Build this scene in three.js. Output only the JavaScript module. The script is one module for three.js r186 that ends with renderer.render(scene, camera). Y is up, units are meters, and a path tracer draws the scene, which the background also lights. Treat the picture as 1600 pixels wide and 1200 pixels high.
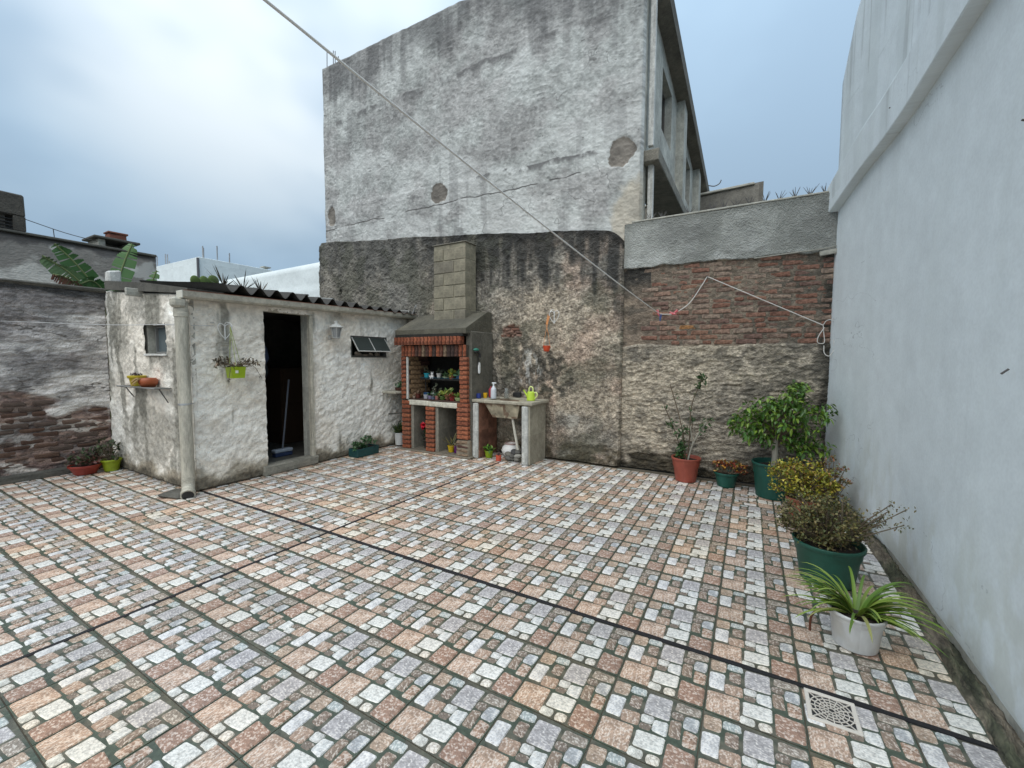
import * as THREE from 'three';
import { mergeGeometries } from 'three/addons/utils/BufferGeometryUtils.js';
import { ConvexGeometry } from 'three/addons/geometries/ConvexGeometry.js';

// ---------------------------------------------------------------- camera, sky, sun, exposure
const scene = new THREE.Scene();
const T = 0.36;                                   // floor tile pitch, metres
const CAM = new THREE.Vector3(0, 4.0432 * T, 0);
const DEG = Math.PI / 180;
const camera = new THREE.PerspectiveCamera(2 * Math.atan(600 / 653.41) / DEG, 4 / 3, 0.05, 400);
camera.position.copy(CAM);
{
  const p = 3.573 * DEG, y = 29.797 * DEG, ro = 0.249 * DEG;
  const f = new THREE.Vector3(-Math.sin(y) * Math.cos(p), -Math.sin(p), -Math.cos(y) * Math.cos(p));
  const r = new THREE.Vector3().crossVectors(f, new THREE.Vector3(0, 1, 0)).normalize();
  const u = new THREE.Vector3().crossVectors(r, f);
  camera.up.copy(r).multiplyScalar(-Math.sin(ro)).addScaledVector(u, Math.cos(ro));
  camera.lookAt(CAM.clone().add(f));
}
const SKY_GAIN = 0.85;
const sun = new THREE.DirectionalLight(0xfff6ea, 1.5);
sun.position.set(-3.4, 17, 8.5); sun.target.position.set(-3, 0, -3.5);
sun.castShadow = true; sun.shadow.radius = 150;
Object.assign(sun.shadow.camera, { left: -12, right: 12, top: 12, bottom: -12, near: 1, far: 60 });
sun.shadow.mapSize.set(2048, 2048); sun.shadow.bias = -0.0005;
scene.add(sun, sun.target);
const renderer = new THREE.WebGLRenderer({ antialias: true });
renderer.toneMapping = THREE.LinearToneMapping;
renderer.toneMappingExposure = 1.68;
renderer.shadowMap.enabled = true;

// ---------------------------------------------------------------- noise and small helpers
function rngOf(seed) { let a = seed >>> 0; return () => { a = (a + 0x6D2B79F5) | 0; let t = Math.imul(a ^ (a >>> 15), 1 | a); t = (t + Math.imul(t ^ (t >>> 7), 61 | t)) ^ t; return ((t ^ (t >>> 14)) >>> 0) / 4294967296; }; }
let rnd = rngOf(7);
const rr = (a, b) => a + (b - a) * rnd();
const PERM = new Uint8Array(1024), VAL = new Float32Array(256);
{ const g = rngOf(99); const p = [...Array(256).keys()]; for (let i = 255; i > 0; i--) { const j = Math.floor(g() * (i + 1)); [p[i], p[j]] = [p[j], p[i]]; } for (let i = 0; i < 1024; i++) PERM[i] = p[i & 255]; for (let i = 0; i < 256; i++) VAL[i] = g(); }
function n2(x, y) {
  const xi = Math.floor(x), yi = Math.floor(y); let u = x - xi, v = y - yi;
  u = u * u * (3 - 2 * u); v = v * v * (3 - 2 * v);
  const X = xi & 255, Y = yi & 255, A = PERM[X] + Y, B = PERM[(X + 1) & 255] + Y;
  const a = VAL[PERM[A]], b = VAL[PERM[B]], c = VAL[PERM[A + 1]], d = VAL[PERM[B + 1]];
  return a + (b - a) * u + (c - a) * v + (a - b - c + d) * u * v;
}
function fbm(x, y, o = 4) { let s = 0, a = 0.5, t = 0; for (let i = 0; i < o; i++) { s += a * n2(x, y); t += a; a *= 0.5; x = x * 2.03 + 17.3; y = y * 2.03 + 9.7; } return s / t; }
const ridge = (x, y, o) => 1 - Math.abs(2 * fbm(x, y, o) - 1);
const clamp = (x, a = 0, b = 1) => x < a ? a : x > b ? b : x;
const sst = (a, b, x) => { const t = clamp((x - a) / (b - a)); return t * t * (3 - 2 * t); };
const mix = (a, b, t) => a + (b - a) * t;
const mix3 = (a, b, t) => [a[0] + (b[0] - a[0]) * t, a[1] + (b[1] - a[1]) * t, a[2] + (b[2] - a[2]) * t];
const mul3 = (a, k) => [a[0] * k, a[1] * k, a[2] * k];
// a colour print over W x H metres; fn gives sRGB 0..255
function paint(w, h, W, H, fn) {
  const d = new Uint8Array(w * h * 4);
  for (let j = 0, k = 0; j < h; j++) for (let i = 0; i < w; i++, k += 4) {
    const c = fn((i + 0.5) / w * W, (j + 0.5) / h * H);
    d[k] = clamp(c[0], 0, 255); d[k + 1] = clamp(c[1], 0, 255); d[k + 2] = clamp(c[2], 0, 255); d[k + 3] = 255;
  }
  const t = new THREE.DataTexture(d, w, h); t.colorSpace = THREE.SRGBColorSpace; return fin(t);
}
function fin(t) { t.magFilter = THREE.LinearFilter; t.minFilter = THREE.LinearMipmapLinearFilter; t.generateMipmaps = true; t.wrapS = t.wrapT = THREE.RepeatWrapping; t.anisotropy = 8; t.needsUpdate = true; return t; }
function relief(w, h, W, H, fn) {
  const d = new Uint8Array(w * h * 4);
  for (let j = 0, k = 0; j < h; j++) for (let i = 0; i < w; i++, k += 4) { const c = clamp(fn((i + 0.5) / w * W, (j + 0.5) / h * H)) * 255; d[k] = d[k + 1] = d[k + 2] = c; d[k + 3] = 255; }
  return fin(new THREE.DataTexture(d, w, h));
}
function rep(t, x, y = x) { const c = t.clone(); c.repeat.set(x, y); c.needsUpdate = true; return c; }
const std = (o) => new THREE.MeshStandardMaterial({ roughness: 0.9, ...o });
const rgb = (r, g, b) => new THREE.Color().setRGB(r, g, b);           // linear base colour

const used = {};
function numbered(n) { const k = used[n] = (used[n] ?? -1) + 1; return k ? `${n}_${String(k).padStart(3, '0')}` : n; }
function thing(name, label, category, pos = [0, 0, 0], group, turn = 0) {
  const g = new THREE.Group(); g.name = numbered(name); g.position.set(...pos); g.rotation.y = turn;
  g.userData = { label, category }; if (group) g.userData.group = group; scene.add(g); return g;
}
function structure(name, label, pos = [0, 0, 0]) { const g = new THREE.Group(); g.name = numbered(name); g.position.set(...pos); g.userData = { label, category: name.replace(/_/g, ' ').split(' ').slice(-1)[0], kind: 'structure' }; scene.add(g); return g; }
function clean(g) { g = g.index ? g.toNonIndexed() : g; for (const k of Object.keys(g.attributes)) if (!['position', 'normal', 'uv', 'color'].includes(k)) g.deleteAttribute(k); return g; }
function part(name, geo, mat, parent, pos, rot) {
  if (Array.isArray(geo)) geo = geo.length > 1 ? mergeGeometries(geo.map(clean)) : geo[0];
  const m = new THREE.Mesh(geo, mat); m.name = name; m.castShadow = m.receiveShadow = true;
  if (pos) m.position.set(...pos); if (rot) m.rotation.set(...rot); parent.add(m); return m;
}
// uv in metres from the dominant axis of each face
function metreUV(g, s = 1) {
  g = clean(g); const p = g.attributes.position, n = g.attributes.normal, uv = new Float32Array(p.count * 2);
  for (let i = 0; i < p.count; i++) {
    const ax = Math.abs(n.getX(i)), ay = Math.abs(n.getY(i)), az = Math.abs(n.getZ(i));
    const x = p.getX(i), y = p.getY(i), z = p.getZ(i);
    const [a, b] = ax > ay && ax > az ? [z, y] : ay > az ? [x, z] : [x, y];
    uv[2 * i] = a / s; uv[2 * i + 1] = b / s;
  }
  g.setAttribute('uv', new THREE.BufferAttribute(uv, 2)); return g;
}
function box(w, h, d, x = 0, y = 0, z = 0, s = 1) { const g = metreUV(new THREE.BoxGeometry(w, h, d), s); g.translate(x, y, z); return g; }
// box with chamfered, slightly uneven edges (about 44 triangles)
function cham(w, h, d, c = 0.006, jit = 0, x = 0, y = 0, z = 0, s = 1) {
  const P = [];
  for (const a of [-1, 1]) for (const b of [-1, 1]) for (const e of [-1, 1]) {
    const j = () => (rnd() - 0.5) * jit;
    const X = a * w / 2 + j(), Y = b * h / 2 + j(), Z = e * d / 2 + j();
    P.push(new THREE.Vector3(X - a * c, Y - b * c, Z), new THREE.Vector3(X - a * c, Y, Z - e * c), new THREE.Vector3(X, Y - b * c, Z - e * c));
  }
  const g = new ConvexGeometry(P); const u = metreUV(g, s); u.translate(x, y, z); return u;
}
function prism(pts, depth, s = 1) {            // outline in x,y extruded to -z
  const sh = new THREE.Shape(pts.map(p => new THREE.Vector2(p[0], p[1])));
  const g = new THREE.ExtrudeGeometry(sh, { depth, bevelEnabled: false }); g.translate(0, 0, -depth); return metreUV(g, s);
}
function tube(pts, r, seg = 40, rad = 6, tension = 0.5) { const c = new THREE.CatmullRomCurve3(pts.map(p => new THREE.Vector3(...p)), false, 'catmullrom', tension); return clean(new THREE.TubeGeometry(c, seg, r, rad)); }
function rod(a, b, r, r2 = r, rad = 8) {
  const A = new THREE.Vector3(...a), B = new THREE.Vector3(...b), d = B.clone().sub(A);
  const g = clean(new THREE.CylinderGeometry(r2, r, d.length(), rad)); g.applyQuaternion(new THREE.Quaternion().setFromUnitVectors(new THREE.Vector3(0, 1, 0), d.clone().normalize()));
  g.translate((A.x + B.x) / 2, (A.y + B.y) / 2, (A.z + B.z) / 2); return g;
}
function lathe(pts, seg = 28) { return clean(new THREE.LatheGeometry(pts.map(p => new THREE.Vector2(p[0], p[1])), seg)); }
const ball = (r, x = 0, y = 0, z = 0, sx = 1, sy = 1, sz = 1, w = 12, h = 8) => { const g = clean(new THREE.SphereGeometry(r, w, h)); g.scale(sx, sy, sz); g.translate(x, y, z); return g; };
// a gridded surface: P(a, b, d) -> point, d(a, b) relief in metres; Hf(a) the height of the top edge
function surf(name, parent, mat, { W, H, nu, nv, P, d, Hf = () => H, Bf = () => 0, keep, edge = 0.05, closeEdges = true }) {
  const pos = [], uv = [], idx = [];
  for (let j = 0; j <= nv; j++) for (let i = 0; i <= nu; i++) {
    const a = W * i / nu, b = Bf(a) + (Hf(a) - Bf(a)) * j / nv;
    const rim = closeEdges && (i === 0 || j === 0 || i === nu || j === nv);
    pos.push(...P(a, b, rim ? -edge : d(a, b))); uv.push(a / W, b / H);
  }
  for (let j = 0; j < nv; j++) for (let i = 0; i < nu; i++) {
    const a = W * (i + 0.5) / nu, b = Bf(a) + (Hf(a) - Bf(a)) * (j + 0.5) / nv;
    if (keep && !keep(a, b)) continue;
    const k = j * (nu + 1) + i; idx.push(k, k + 1, k + nu + 2, k, k + nu + 2, k + nu + 1);
  }
  const g = new THREE.BufferGeometry(); g.setAttribute('position', new THREE.Float32BufferAttribute(pos, 3)); g.setAttribute('uv', new THREE.Float32BufferAttribute(uv, 2)); g.setIndex(idx); g.computeVertexNormals();
  return part(name, g, mat, parent);
}

// ---------------------------------------------------------------- sky: an even overcast, a thin bright break left of the roof
{
  const w = 1024, h = 512, d = new Float32Array(w * h * 4), g = new THREE.Vector3(-0.72, 0.58, -0.40).normalize();
  const lin = c => c.map(v => Math.pow(v / 255, 2.2));
  const low = lin([147, 177, 202]), mid = lin([148, 172, 193]), hi = lin([174, 192, 206]), dk = lin([134, 156, 177]);
  for (let j = 0; j < h; j++) for (let i = 0; i < w; i++) {
    const v = (j + 0.5) / h, u = (i + 0.5) / w, el = (v - 0.5) * Math.PI, az = (u - 0.5) * 2 * Math.PI;
    const y = Math.sin(el), x = Math.cos(el) * Math.cos(az), z = Math.cos(el) * Math.sin(az);
    const e = Math.max(y, 0), q = 1 / (e + 0.32);
    const c1 = fbm(x * q * 1.5 + 40, z * q * 1.5 + 21, 5), c2 = fbm(x * q * 0.6 + 80, z * q * 0.6 + 33, 4);
    let c = mix3(low, mid, sst(0.0, 0.25, e));
    c = mix3(c, hi, sst(0.42, 0.74, c1 * 0.6 + c2 * 0.4) * 0.62);
    c = mix3(c, dk, sst(0.55, 0.35, c1 * 0.5 + c2 * 0.5) * 0.75);
    const near = Math.max(0, x * g.x + y * g.y + z * g.z);
    c = mix3(c, [0.62, 0.67, 0.70], sst(0.91, 1.0, near) * 0.85 * sst(0.25, 0.6, c1));
    const zen = (1 + 2 * e) / (1 + 2 * 0.35);       // overcast skies grow brighter towards the zenith
    const k = SKY_GAIN * Math.max(0.86, zen), o = (j * w + i) * 4;
    const gr = y < 0 ? 0.55 : 1;
    d[o] = c[0] * k * gr; d[o + 1] = c[1] * k * gr; d[o + 2] = c[2] * k * gr; d[o + 3] = 1;
  }
  const t = new THREE.DataTexture(d, w, h, THREE.RGBAFormat, THREE.FloatType); t.mapping = THREE.EquirectangularReflectionMapping; t.magFilter = t.minFilter = THREE.LinearFilter; t.wrapS = THREE.RepeatWrapping; t.needsUpdate = true;
  scene.background = t; scene.environment = t;
}

// ---------------------------------------------------------------- shared reliefs and materials
const grit = relief(512, 512, 4, 4, (x, y) => 0.55 * fbm(x * 22, y * 22, 4) + 0.45 * n2(x * 61, y * 61));
const soft = relief(512, 512, 4, 4, (x, y) => fbm(x * 5, y * 5, 5));
const concreteTex = paint(512, 512, 2, 2, (x, y) => { const a = fbm(x * 3, y * 3, 5), b = fbm(x * 19 + 5, y * 19, 4), c = n2(x * 90, y * 90); const k = 0.72 + 0.34 * a + 0.22 * (b - 0.5) + 0.10 * (c - 0.5); return [200 * k, 198 * k, 190 * k]; });
const concrete = std({ map: concreteTex, bumpMap: grit, bumpScale: 0.004, color: rgb(0.50, 0.48, 0.43) });
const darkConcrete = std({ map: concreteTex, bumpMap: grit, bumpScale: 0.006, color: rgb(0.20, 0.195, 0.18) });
const paleConcrete = std({ map: concreteTex, bumpMap: grit, bumpScale: 0.003, color: rgb(0.80, 0.80, 0.76) });
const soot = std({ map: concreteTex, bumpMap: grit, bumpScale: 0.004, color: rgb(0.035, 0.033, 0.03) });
const whitePaint = std({ map: concreteTex, color: rgb(1.15, 1.17, 1.2), bumpMap: grit, bumpScale: 0.003, roughness: 0.8 });
const creamPlastic = std({ color: rgb(0.62, 0.60, 0.52), roughness: 0.5 });
const blackIron = std({ color: rgb(0.02, 0.02, 0.02), roughness: 0.6 });
const wire = std({ color: rgb(0.09, 0.085, 0.08), roughness: 0.6 });
const steel = std({ color: rgb(0.55, 0.56, 0.56), roughness: 0.4, metalness: 0.8 });
const soilMat = std({ color: rgb(0.035, 0.026, 0.02), bumpMap: grit, bumpScale: 0.01, roughness: 1 });
const bark = std({ color: rgb(0.16, 0.125, 0.085) });
const paleBark = std({ color: rgb(0.36, 0.34, 0.28) });
const plastic = (r, g, b, ro = 0.45) => std({ color: rgb(r, g, b), roughness: ro });

// ---------------------------------------------------------------- ground and tiled patio floor
{
  const g = structure('ground', 'bare earth under and around the buildings');
  part('earth_sheet', metreUV(new THREE.CircleGeometry(150, 48).rotateX(-Math.PI / 2), 2), std({ map: concreteTex, color: rgb(0.22, 0.2, 0.17) }), g, [0, -0.05, 0]);
}
const STONES = [   // four corners of each printed stone: far left, far right, near right, near left (u to the right, v away from the camera)
  [.022, .935, .186, .949, .183, .765, .028, .752, 190, 162, 138], [.211, .952, .375, .954, .378, .86, .216, .843, 172, 182, 182],
  [.02, .693, .186, .71, .183, .421, .03, .421, 222, 222, 224], [.241, .799, .355, .815, .353, .643, .239, .638, 150, 127, 111],
  [.197, .554, .383, .579, .386, .413, .203, .388, 182, 150, 128], [.414, .924, .675, .952, .675, .64, .411, .618, 188, 184, 187],
  [.403, .59, .525, .604, .525, .504, .405, .488, 206, 206, 203], [.539, .577, .678, .593, .68, .415, .536, .424, 226, 228, 227],
  [.408, .468, .525, .482, .516, .402, .408, .399, 140, 124, 110], [.02, .343, .353, .371, .361, .032, .024, .024, 204, 168, 143],
  [.397, .354, .678, .382, .675, .177, .397, .149, 228, 228, 223], [.378, .118, .508, .127, .503, .024, .372, .02, 216, 216, 208],
  [.558, .127, .675, .129, .669, .03, .558, .022, 218, 209, 194], [.73, .957, .975, .966, .973, .854, .719, .832, 162, 148, 134],
  [.697, .796, .816, .807, .805, .715, .694, .713, 134, 118, 105], [.836, .796, .975, .807, .968, .629, .833, .629, 184, 188, 193],
  [.7, .665, .805, .677, .816, .452, .705, .449, 162, 138, 119], [.85, .596, .978, .59, .973, .396, .85, .393, 174, 138, 115],
  [.716, .343, .982, .332, .978, .038, .711, .032, 168, 130, 110]];
function stonePoly(s, k) {                            // rounded, wavering outline of a stone, pushed inward by k
  const c = [[s[0], s[1]], [s[2], s[3]], [s[4], s[5]], [s[6], s[7]]], out = [];
  const cx = (s[0] + s[2] + s[4] + s[6]) / 4, cy = (s[1] + s[3] + s[5] + s[7]) / 4;
  for (let i = 0; i < 4; i++) {
    const p = c[i], a = c[(i + 3) % 4], b = c[(i + 1) % 4];
    const la = Math.hypot(a[0] - p[0], a[1] - p[1]), lb = Math.hypot(b[0] - p[0], b[1] - p[1]), r = Math.min(0.016, la * 0.2, lb * 0.2);
    out.push([p[0] + (a[0] - p[0]) * r / la, p[1] + (a[1] - p[1]) * r / la], [p[0] + (b[0] - p[0]) * r / lb, p[1] + (b[1] - p[1]) * r / lb]);
    out.push([(p[0] + b[0]) / 2, (p[1] + b[1]) / 2]);
  }
  return out.map(([x, y]) => {
    const w = (n2(x * 23 + s[8], y * 23) - 0.5) * 0.016 - 0.0055, dx = cx - x, dy = cy - y, l = Math.hypot(dx, dy);
    return [x + dx / l * (k + w), y + dy / l * (k + w)];
  });
}
const insidePoly = (P, x, y) => { let c = false; for (let i = 0, j = P.length - 1; i < P.length; j = i++) if ((P[i][1] > y) !== (P[j][1] > y) && x < (P[j][0] - P[i][0]) * (y - P[i][1]) / (P[j][1] - P[i][1]) + P[i][0]) c = !c; return c; };
const polysOut = STONES.map(s => stonePoly(s, -0.002));
const tileMap = paint(1024, 1024, 1, 1, (x, y) => {
  for (let i = 0; i < STONES.length; i++) {
    const s = STONES[i];
    if (x < Math.min(s[0], s[6]) - 0.02 || x > Math.max(s[2], s[4]) + 0.02 || y > Math.max(s[1], s[3]) + 0.02 || y < Math.min(s[5], s[7]) - 0.02) continue;
    if (!insidePoly(polysOut[i], x, y)) continue;
    const t = i * 1.9, u = x * Math.cos(t) + y * Math.sin(t), v = -x * Math.sin(t) + y * Math.cos(t);
    const f = fbm(u * 44 + i * 7, v * 66 + i, 4), g = fbm(x * 11 + i * 3, y * 11, 4), h = ridge(u * 24 + i * 5, v * 34, 4);
    let k = 0.98 + 0.46 * (f - 0.47) + 0.34 * (g - 0.5);
    const lum = (s[8] + s[9] + s[10]) / 3; let c = [mix(s[8], lum, 0.22) * k, mix(s[9], lum, 0.22) * k, mix(s[10], lum, 0.22) * k];
    c = mix3(c, [238, 234, 228], sst(0.54, 0.70, f) * 0.6);
    c = mix3(c, mul3([96, 82, 74], 1), sst(0.92, 0.99, h) * 0.42 * (s[8] > 180 && s[8] - s[10] < 20 ? 0.5 : 1));
    return c;
  }
  const g = fbm(x * 14, y * 14, 4), m = fbm(x * 5 + 3, y * 5 + 8, 3);
  return mix3([94, 93, 82], [76, 86, 74], sst(0.35, 0.65, m)).map(v => v * (0.75 + 0.5 * g));
});
const tileBump = relief(512, 512, 1, 1, (x, y) => 0.5 * fbm(x * 26, y * 26, 4) + 0.5 * ridge(x * 15, y * 15, 3));
const TINTS = [[1, 0.98, 0.94], [1.05, 1.02, 0.98], [0.95, 0.93, 0.90], [1.03, 0.97, 0.90], [0.97, 0.96, 0.95], [0.89, 0.87, 0.83], [1.05, 0.96, 0.84]];
const tileMats = TINTS.map(t => std({ map: tileMap, bumpMap: tileBump, bumpScale: 0.0022, color: rgb(...t), roughness: 0.42 }));
function stoneGeo(s, lift) {
  const A = stonePoly(s, 0), B = stonePoly(s, 0.007), n = A.length, pos = [], uv = [];
  const put = (p, y) => { pos.push((p[0] - 0.5) * T, y, -(p[1] - 0.5) * T); uv.push(p[0], p[1]); };
  const m = [(s[0] + s[2] + s[4] + s[6]) / 4, (s[1] + s[3] + s[5] + s[7]) / 4];
  for (let i = 0; i < n; i++) { const j = (i + 1) % n; put(A[i], -0.001); put(B[i], lift); put(A[j], -0.001); put(B[i], lift); put(B[j], lift); put(A[j], -0.001); put(B[i], lift); put(m, lift + 0.0008); put(B[j], lift); }
  const g = new THREE.BufferGeometry(); g.setAttribute('position', new THREE.Float32BufferAttribute(pos, 3)); g.setAttribute('uv', new THREE.Float32BufferAttribute(uv, 2));
  g.computeVertexNormals();
  for (let i = 0; i < g.attributes.normal.count; i++) if (g.attributes.normal.getY(i) < 0) { // keep every face pointing up
    g.attributes.normal.setXYZ(i, -g.attributes.normal.getX(i), -g.attributes.normal.getY(i), -g.attributes.normal.getZ(i)); }
  return g;
}
const stoneGeos = STONES.map((s, i) => stoneGeo(s, 0.0022 + 0.0012 * ((i * 7) % 5) / 5));
function slabGeo() { const w = T - 0.0045, g = new THREE.BoxGeometry(w, 0.012, w); g.translate(0, -0.006, 0); const p = g.attributes.position, uv = g.attributes.uv; for (let i = 0; i < p.count; i++) uv.setXY(i, p.getX(i) / T + 0.5, -p.getZ(i) / T + 0.5); return clean(g); }
const slab = slabGeo(), wholeTile = mergeGeometries([slab, ...stoneGeos.map(clean)]);
{
  const floor = structure('patio_floor', 'patio floor of stone patterned ceramic tiles');
  const bed = std({ map: concreteTex, color: rgb(0.24, 0.21, 0.165), bumpMap: grit, bumpScale: 0.003 });
  part('grout_bed', box(8.5, 0.03, 7.6, -3.32, -0.0185, -1.75, 2), bed, floor);
  camera.updateMatrixWorld(); camera.updateProjectionMatrix();
  const v = new THREE.Vector3(), cells = [];
  for (let X = -18; X <= 5; X++) for (let D = -8; D <= 11; D++) {
    const x = (X + 0.5 - 3.3442) * T, z = -(D + 0.5 + 4.0846) * T;
    if (x < -5.15 && z < -2.2) continue;
    if (z < -5.45 || x < -7.42) continue;
    v.set(x, 0, z).applyMatrix4(camera.matrixWorldInverse); const dep = -v.z; v.set(x, 0, z).project(camera);
    const hid = (x < -3.4 && z < -5.0);
    const seen = dep > 0.1 && Math.abs(v.x) < 1.1 && Math.abs(v.y) < 1.15 && !hid;
    cells.push({ X, D, x, z, dep, size: seen ? 1 / (dep * dep * Math.hypot(x, 1.456, z)) : 0, seen });
  }
  cells.sort((a, b) => b.size - a.size);
  const rest = [];
  rnd = rngOf(41);
  cells.forEach((c, i) => {
    const turn = rnd() < 0.035 ? Math.floor(rnd() * 4) * Math.PI / 2 : 0;
    const m = tileMats[Math.floor(rnd() ** 1.6 * tileMats.length)], jy = rr(-0.0008, 0.0008), tx = rr(-0.002, 0.002), tz = rr(-0.002, 0.002);
    if (c.seen && i < 300) {
      const near = i < 15;
      const t = part(numbered('tile'), near ? slab : wholeTile, m, floor, [c.x, jy, c.z], [tx, turn, tz]);
      if (near) for (const g of stoneGeos) part('stone', g, m, t);
    } else { const g = wholeTile.clone(); g.rotateY(turn); g.translate(c.x, jy, c.z); rest.push(g); }
  });
  const r = part('farther_tiles', mergeGeometries(rest), tileMats[0], floor); r.userData.kind = 'stuff';
  // two black expansion joints crossing the floor
  const tar = std({ color: rgb(0.012, 0.011, 0.012), roughness: 0.75, bumpMap: grit, bumpScale: 0.003 });
  const joint = (along, c, a, b) => {
    const n = 260, pos = [], idx = [];
    for (let i = 0; i <= n; i++) {
      const t = mix(a, b, i / n), w1 = 0.0155 + 0.006 * (fbm(t * 9 + c, 3, 3) - 0.5) , w2 = 0.0155 + 0.006 * (fbm(t * 9, 7 + c, 3) - 0.5), o = 0.006 * (fbm(t * 1.3, c, 3) - 0.5);
      const e = [[-w1 + o, -0.002], [-w1 * 0.8 + o, 0.0046], [w2 * 0.8 + o, 0.0050], [w2 + o, -0.002]];
      for (const [p, y] of e) pos.push(...(along === 'x' ? [t, y, c + p] : [c + p, y, t]));
      if (i) for (let k = 0; k < 3; k++) { const q = i * 4 + k; idx.push(q - 4, q, q - 3, q - 3, q, q + 1); }
    }
    const g = new THREE.BufferGeometry(); g.setAttribute('position', new THREE.Float32BufferAttribute(pos, 3)); g.setIndex(idx); g.computeVertexNormals(); return metreUV(g);
  };
  part('expansion_joint', joint('x', -(2 + 4.0846) * T, -5.1, 0.86), tar, floor);
  part('expansion_joint', joint('z', (-5 - 3.3442) * T, -4.95, 1.6), tar, floor);
}

// ---------------------------------------------------------------- right white wall, its ledge and the rough mortar kerb
const wx = z => 0.9 - (z < -3.6 ? 0.19 * ((-3.6 - z) / 1.97) ** 2 : 0);          // the wall swings in a little at its far end
{
  const Z0 = -5.62, Z1 = 1.6, W = Z1 - Z0, H = 5.6;
  const top = a => { const z = Z0 + a; return z < -5.3 ? mix(4.3, 4.9, (z - Z0) / 0.32) : z < -4.7 ? mix(4.9, 5.3, (z + 5.3) / 0.6) : 5.3 + 0.02 * (z + 4.7); };
  const map = paint(1536, 1152, W, H, (a, y) => {
    const z = Z0 + a, f = fbm(z * 1.2, y * 0.5, 4), g = fbm(z * 9, y * 9, 4), s = fbm(z * 5 + 3, y * 0.55, 4), n = n2(z * 95, y * 95);
    let k = 1 + 0.035 * (f - 0.5) + 0.06 * (g - 0.5) + 0.035 * (n - 0.5);
    let c = mul3([222, 230, 232], k);
    const up = y > 3.13 ? sst(0.50, 0.72, s) : sst(0.60, 0.80, s) * 0.35 ;
    c = mix3(c, mul3([196, 204, 202], 0.94 + 0.12 * g), up * (0.18 + 0.24 * g));
    const drip = sst(0.60, 0.82, fbm(z * 16, y * 0.8 + 9, 3)) * sst(0.45, 0.6, fbm(z * 1.7 + 5, y * 1.1, 3));
    c = mix3(c, [128, 130, 128], drip * (y > 3.1 ? 0.26 : 0.03));
    const foot = sst(0.9, 0.1, y + 0.9 * (fbm(z * 7, y * 1.6, 4) - 0.5)) * sst(0.35, 0.7, fbm(z * 11 + 2, y * 7, 4));
    c = mix3(c, [190, 193, 180], foot * 0.4);
    if (ridge(z * 0.9 + 4.2, y * 2.3 + 1, 5) > 0.9965 && fbm(z, y, 2) > 0.62) c = mix3(c, [150, 156, 158], 0.4);
    const sp = n2(z * 21 + 3, y * 17 + 2); if (sp > 0.994) c = mix3(c, [120, 110, 100], 0.5);
    return c;
  });
  const wall = thing('garden_wall', 'tall pale blue white plastered side wall with ledge', 'wall');
  const m = std({ map, bumpMap: rep(soft, 1.8, 1.4), bumpScale: 0.006, roughness: 0.85, color: rgb(1, 1, 1) });
  surf('plaster', wall, m, { W, H, nu: 150, nv: 40, Hf: top, P: (a, b, d) => [wx(Z0 + a) - d, b, Z0 + a], d: (a, b) => 0.006 * (fbm(a * 1.1, b * 1.1, 3) - 0.5) });
  const core = [];
  for (let i = 0; i < 12; i++) { const z0 = Z0 + W * i / 12, z1 = Z0 + W * (i + 1) / 12, zm = (z0 + z1) / 2; core.push(box(0.28, top(zm - Z0 - (i ? 0.2 : 0.25)) - 0.03, z1 - z0 - 0.01, Math.max(wx(z0), wx(z1)) + 0.16, top(zm - Z0 - (i ? 0.2 : 0.25)) / 2 - 0.02, zm, 2)); }
  part('wall_core', core, paleConcrete, wall);
  // ledge: a band standing 6 cm proud, its lower arris drooping towards the far end
  const pos = [], uv = [], idx = [], n = 60;
  for (let i = 0; i <= n; i++) {
    const z = mix(-5.60, Z1, i / n), dr = z < -4.6 ? 0.16 * ((-4.6 - z) / 1.0) ** 1.6 : 0, x = wx(z), y0 = 3.12 - dr, y1 = 3.50 - dr * 1.3;
    for (const [o, y] of [[0.02, y0], [-0.075, y0 + 0.004], [-0.08, y0 + 0.012], [-0.08, y1 - 0.05], [-0.07, y1 - 0.025], [0.02, y1 + 0.01]]) { pos.push(x + o, y, z); uv.push((z - Z0) / W, y / H); }
    if (i) for (let k = 0; k < 5; k++) { const q = i * 6 + k; idx.push(q - 6, q - 5, q, q - 5, q + 1, q); }
  }
  for (const q of [0]) idx.push(q, q + 1, q + 2, q, q + 2, q + 3, q, q + 3, q + 4, q, q + 4, q + 5);
  const lg = new THREE.BufferGeometry(); lg.setAttribute('position', new THREE.Float32BufferAttribute(pos, 3)); lg.setAttribute('uv', new THREE.Float32BufferAttribute(uv, 2)); lg.setIndex(idx); const lg2 = clean(lg); lg2.computeVertexNormals();
  part('ledge', lg2, m, wall);
  part('nail', [rod([0.885, 2.36, -2.4], [0.86, 2.37, -2.4], 0.004), rod([0.885, 1.42, -2.42], [0.865, 1.40, -2.42], 0.004), rod([0.885, 3.30, -4.1], [0.80, 3.28, -4.1], 0.004)], wire, wall);
  const kerb = structure('kerb', 'rough dark mortar kerb along the foot of the white wall');
  const kmap = paint(256, 1024, 0.2, 7, (a, z) => { const f = fbm(a * 30, z * 14, 4), g = fbm(z * 3 + 4, a * 9, 4), h = n2(a * 160, z * 90); const k = 0.45 + 0.75 * f + 0.25 * (h - 0.5); return mix3([128, 118, 102], [84, 86, 68], sst(0.4, 0.62, g)).map(v => v * k); });
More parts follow.
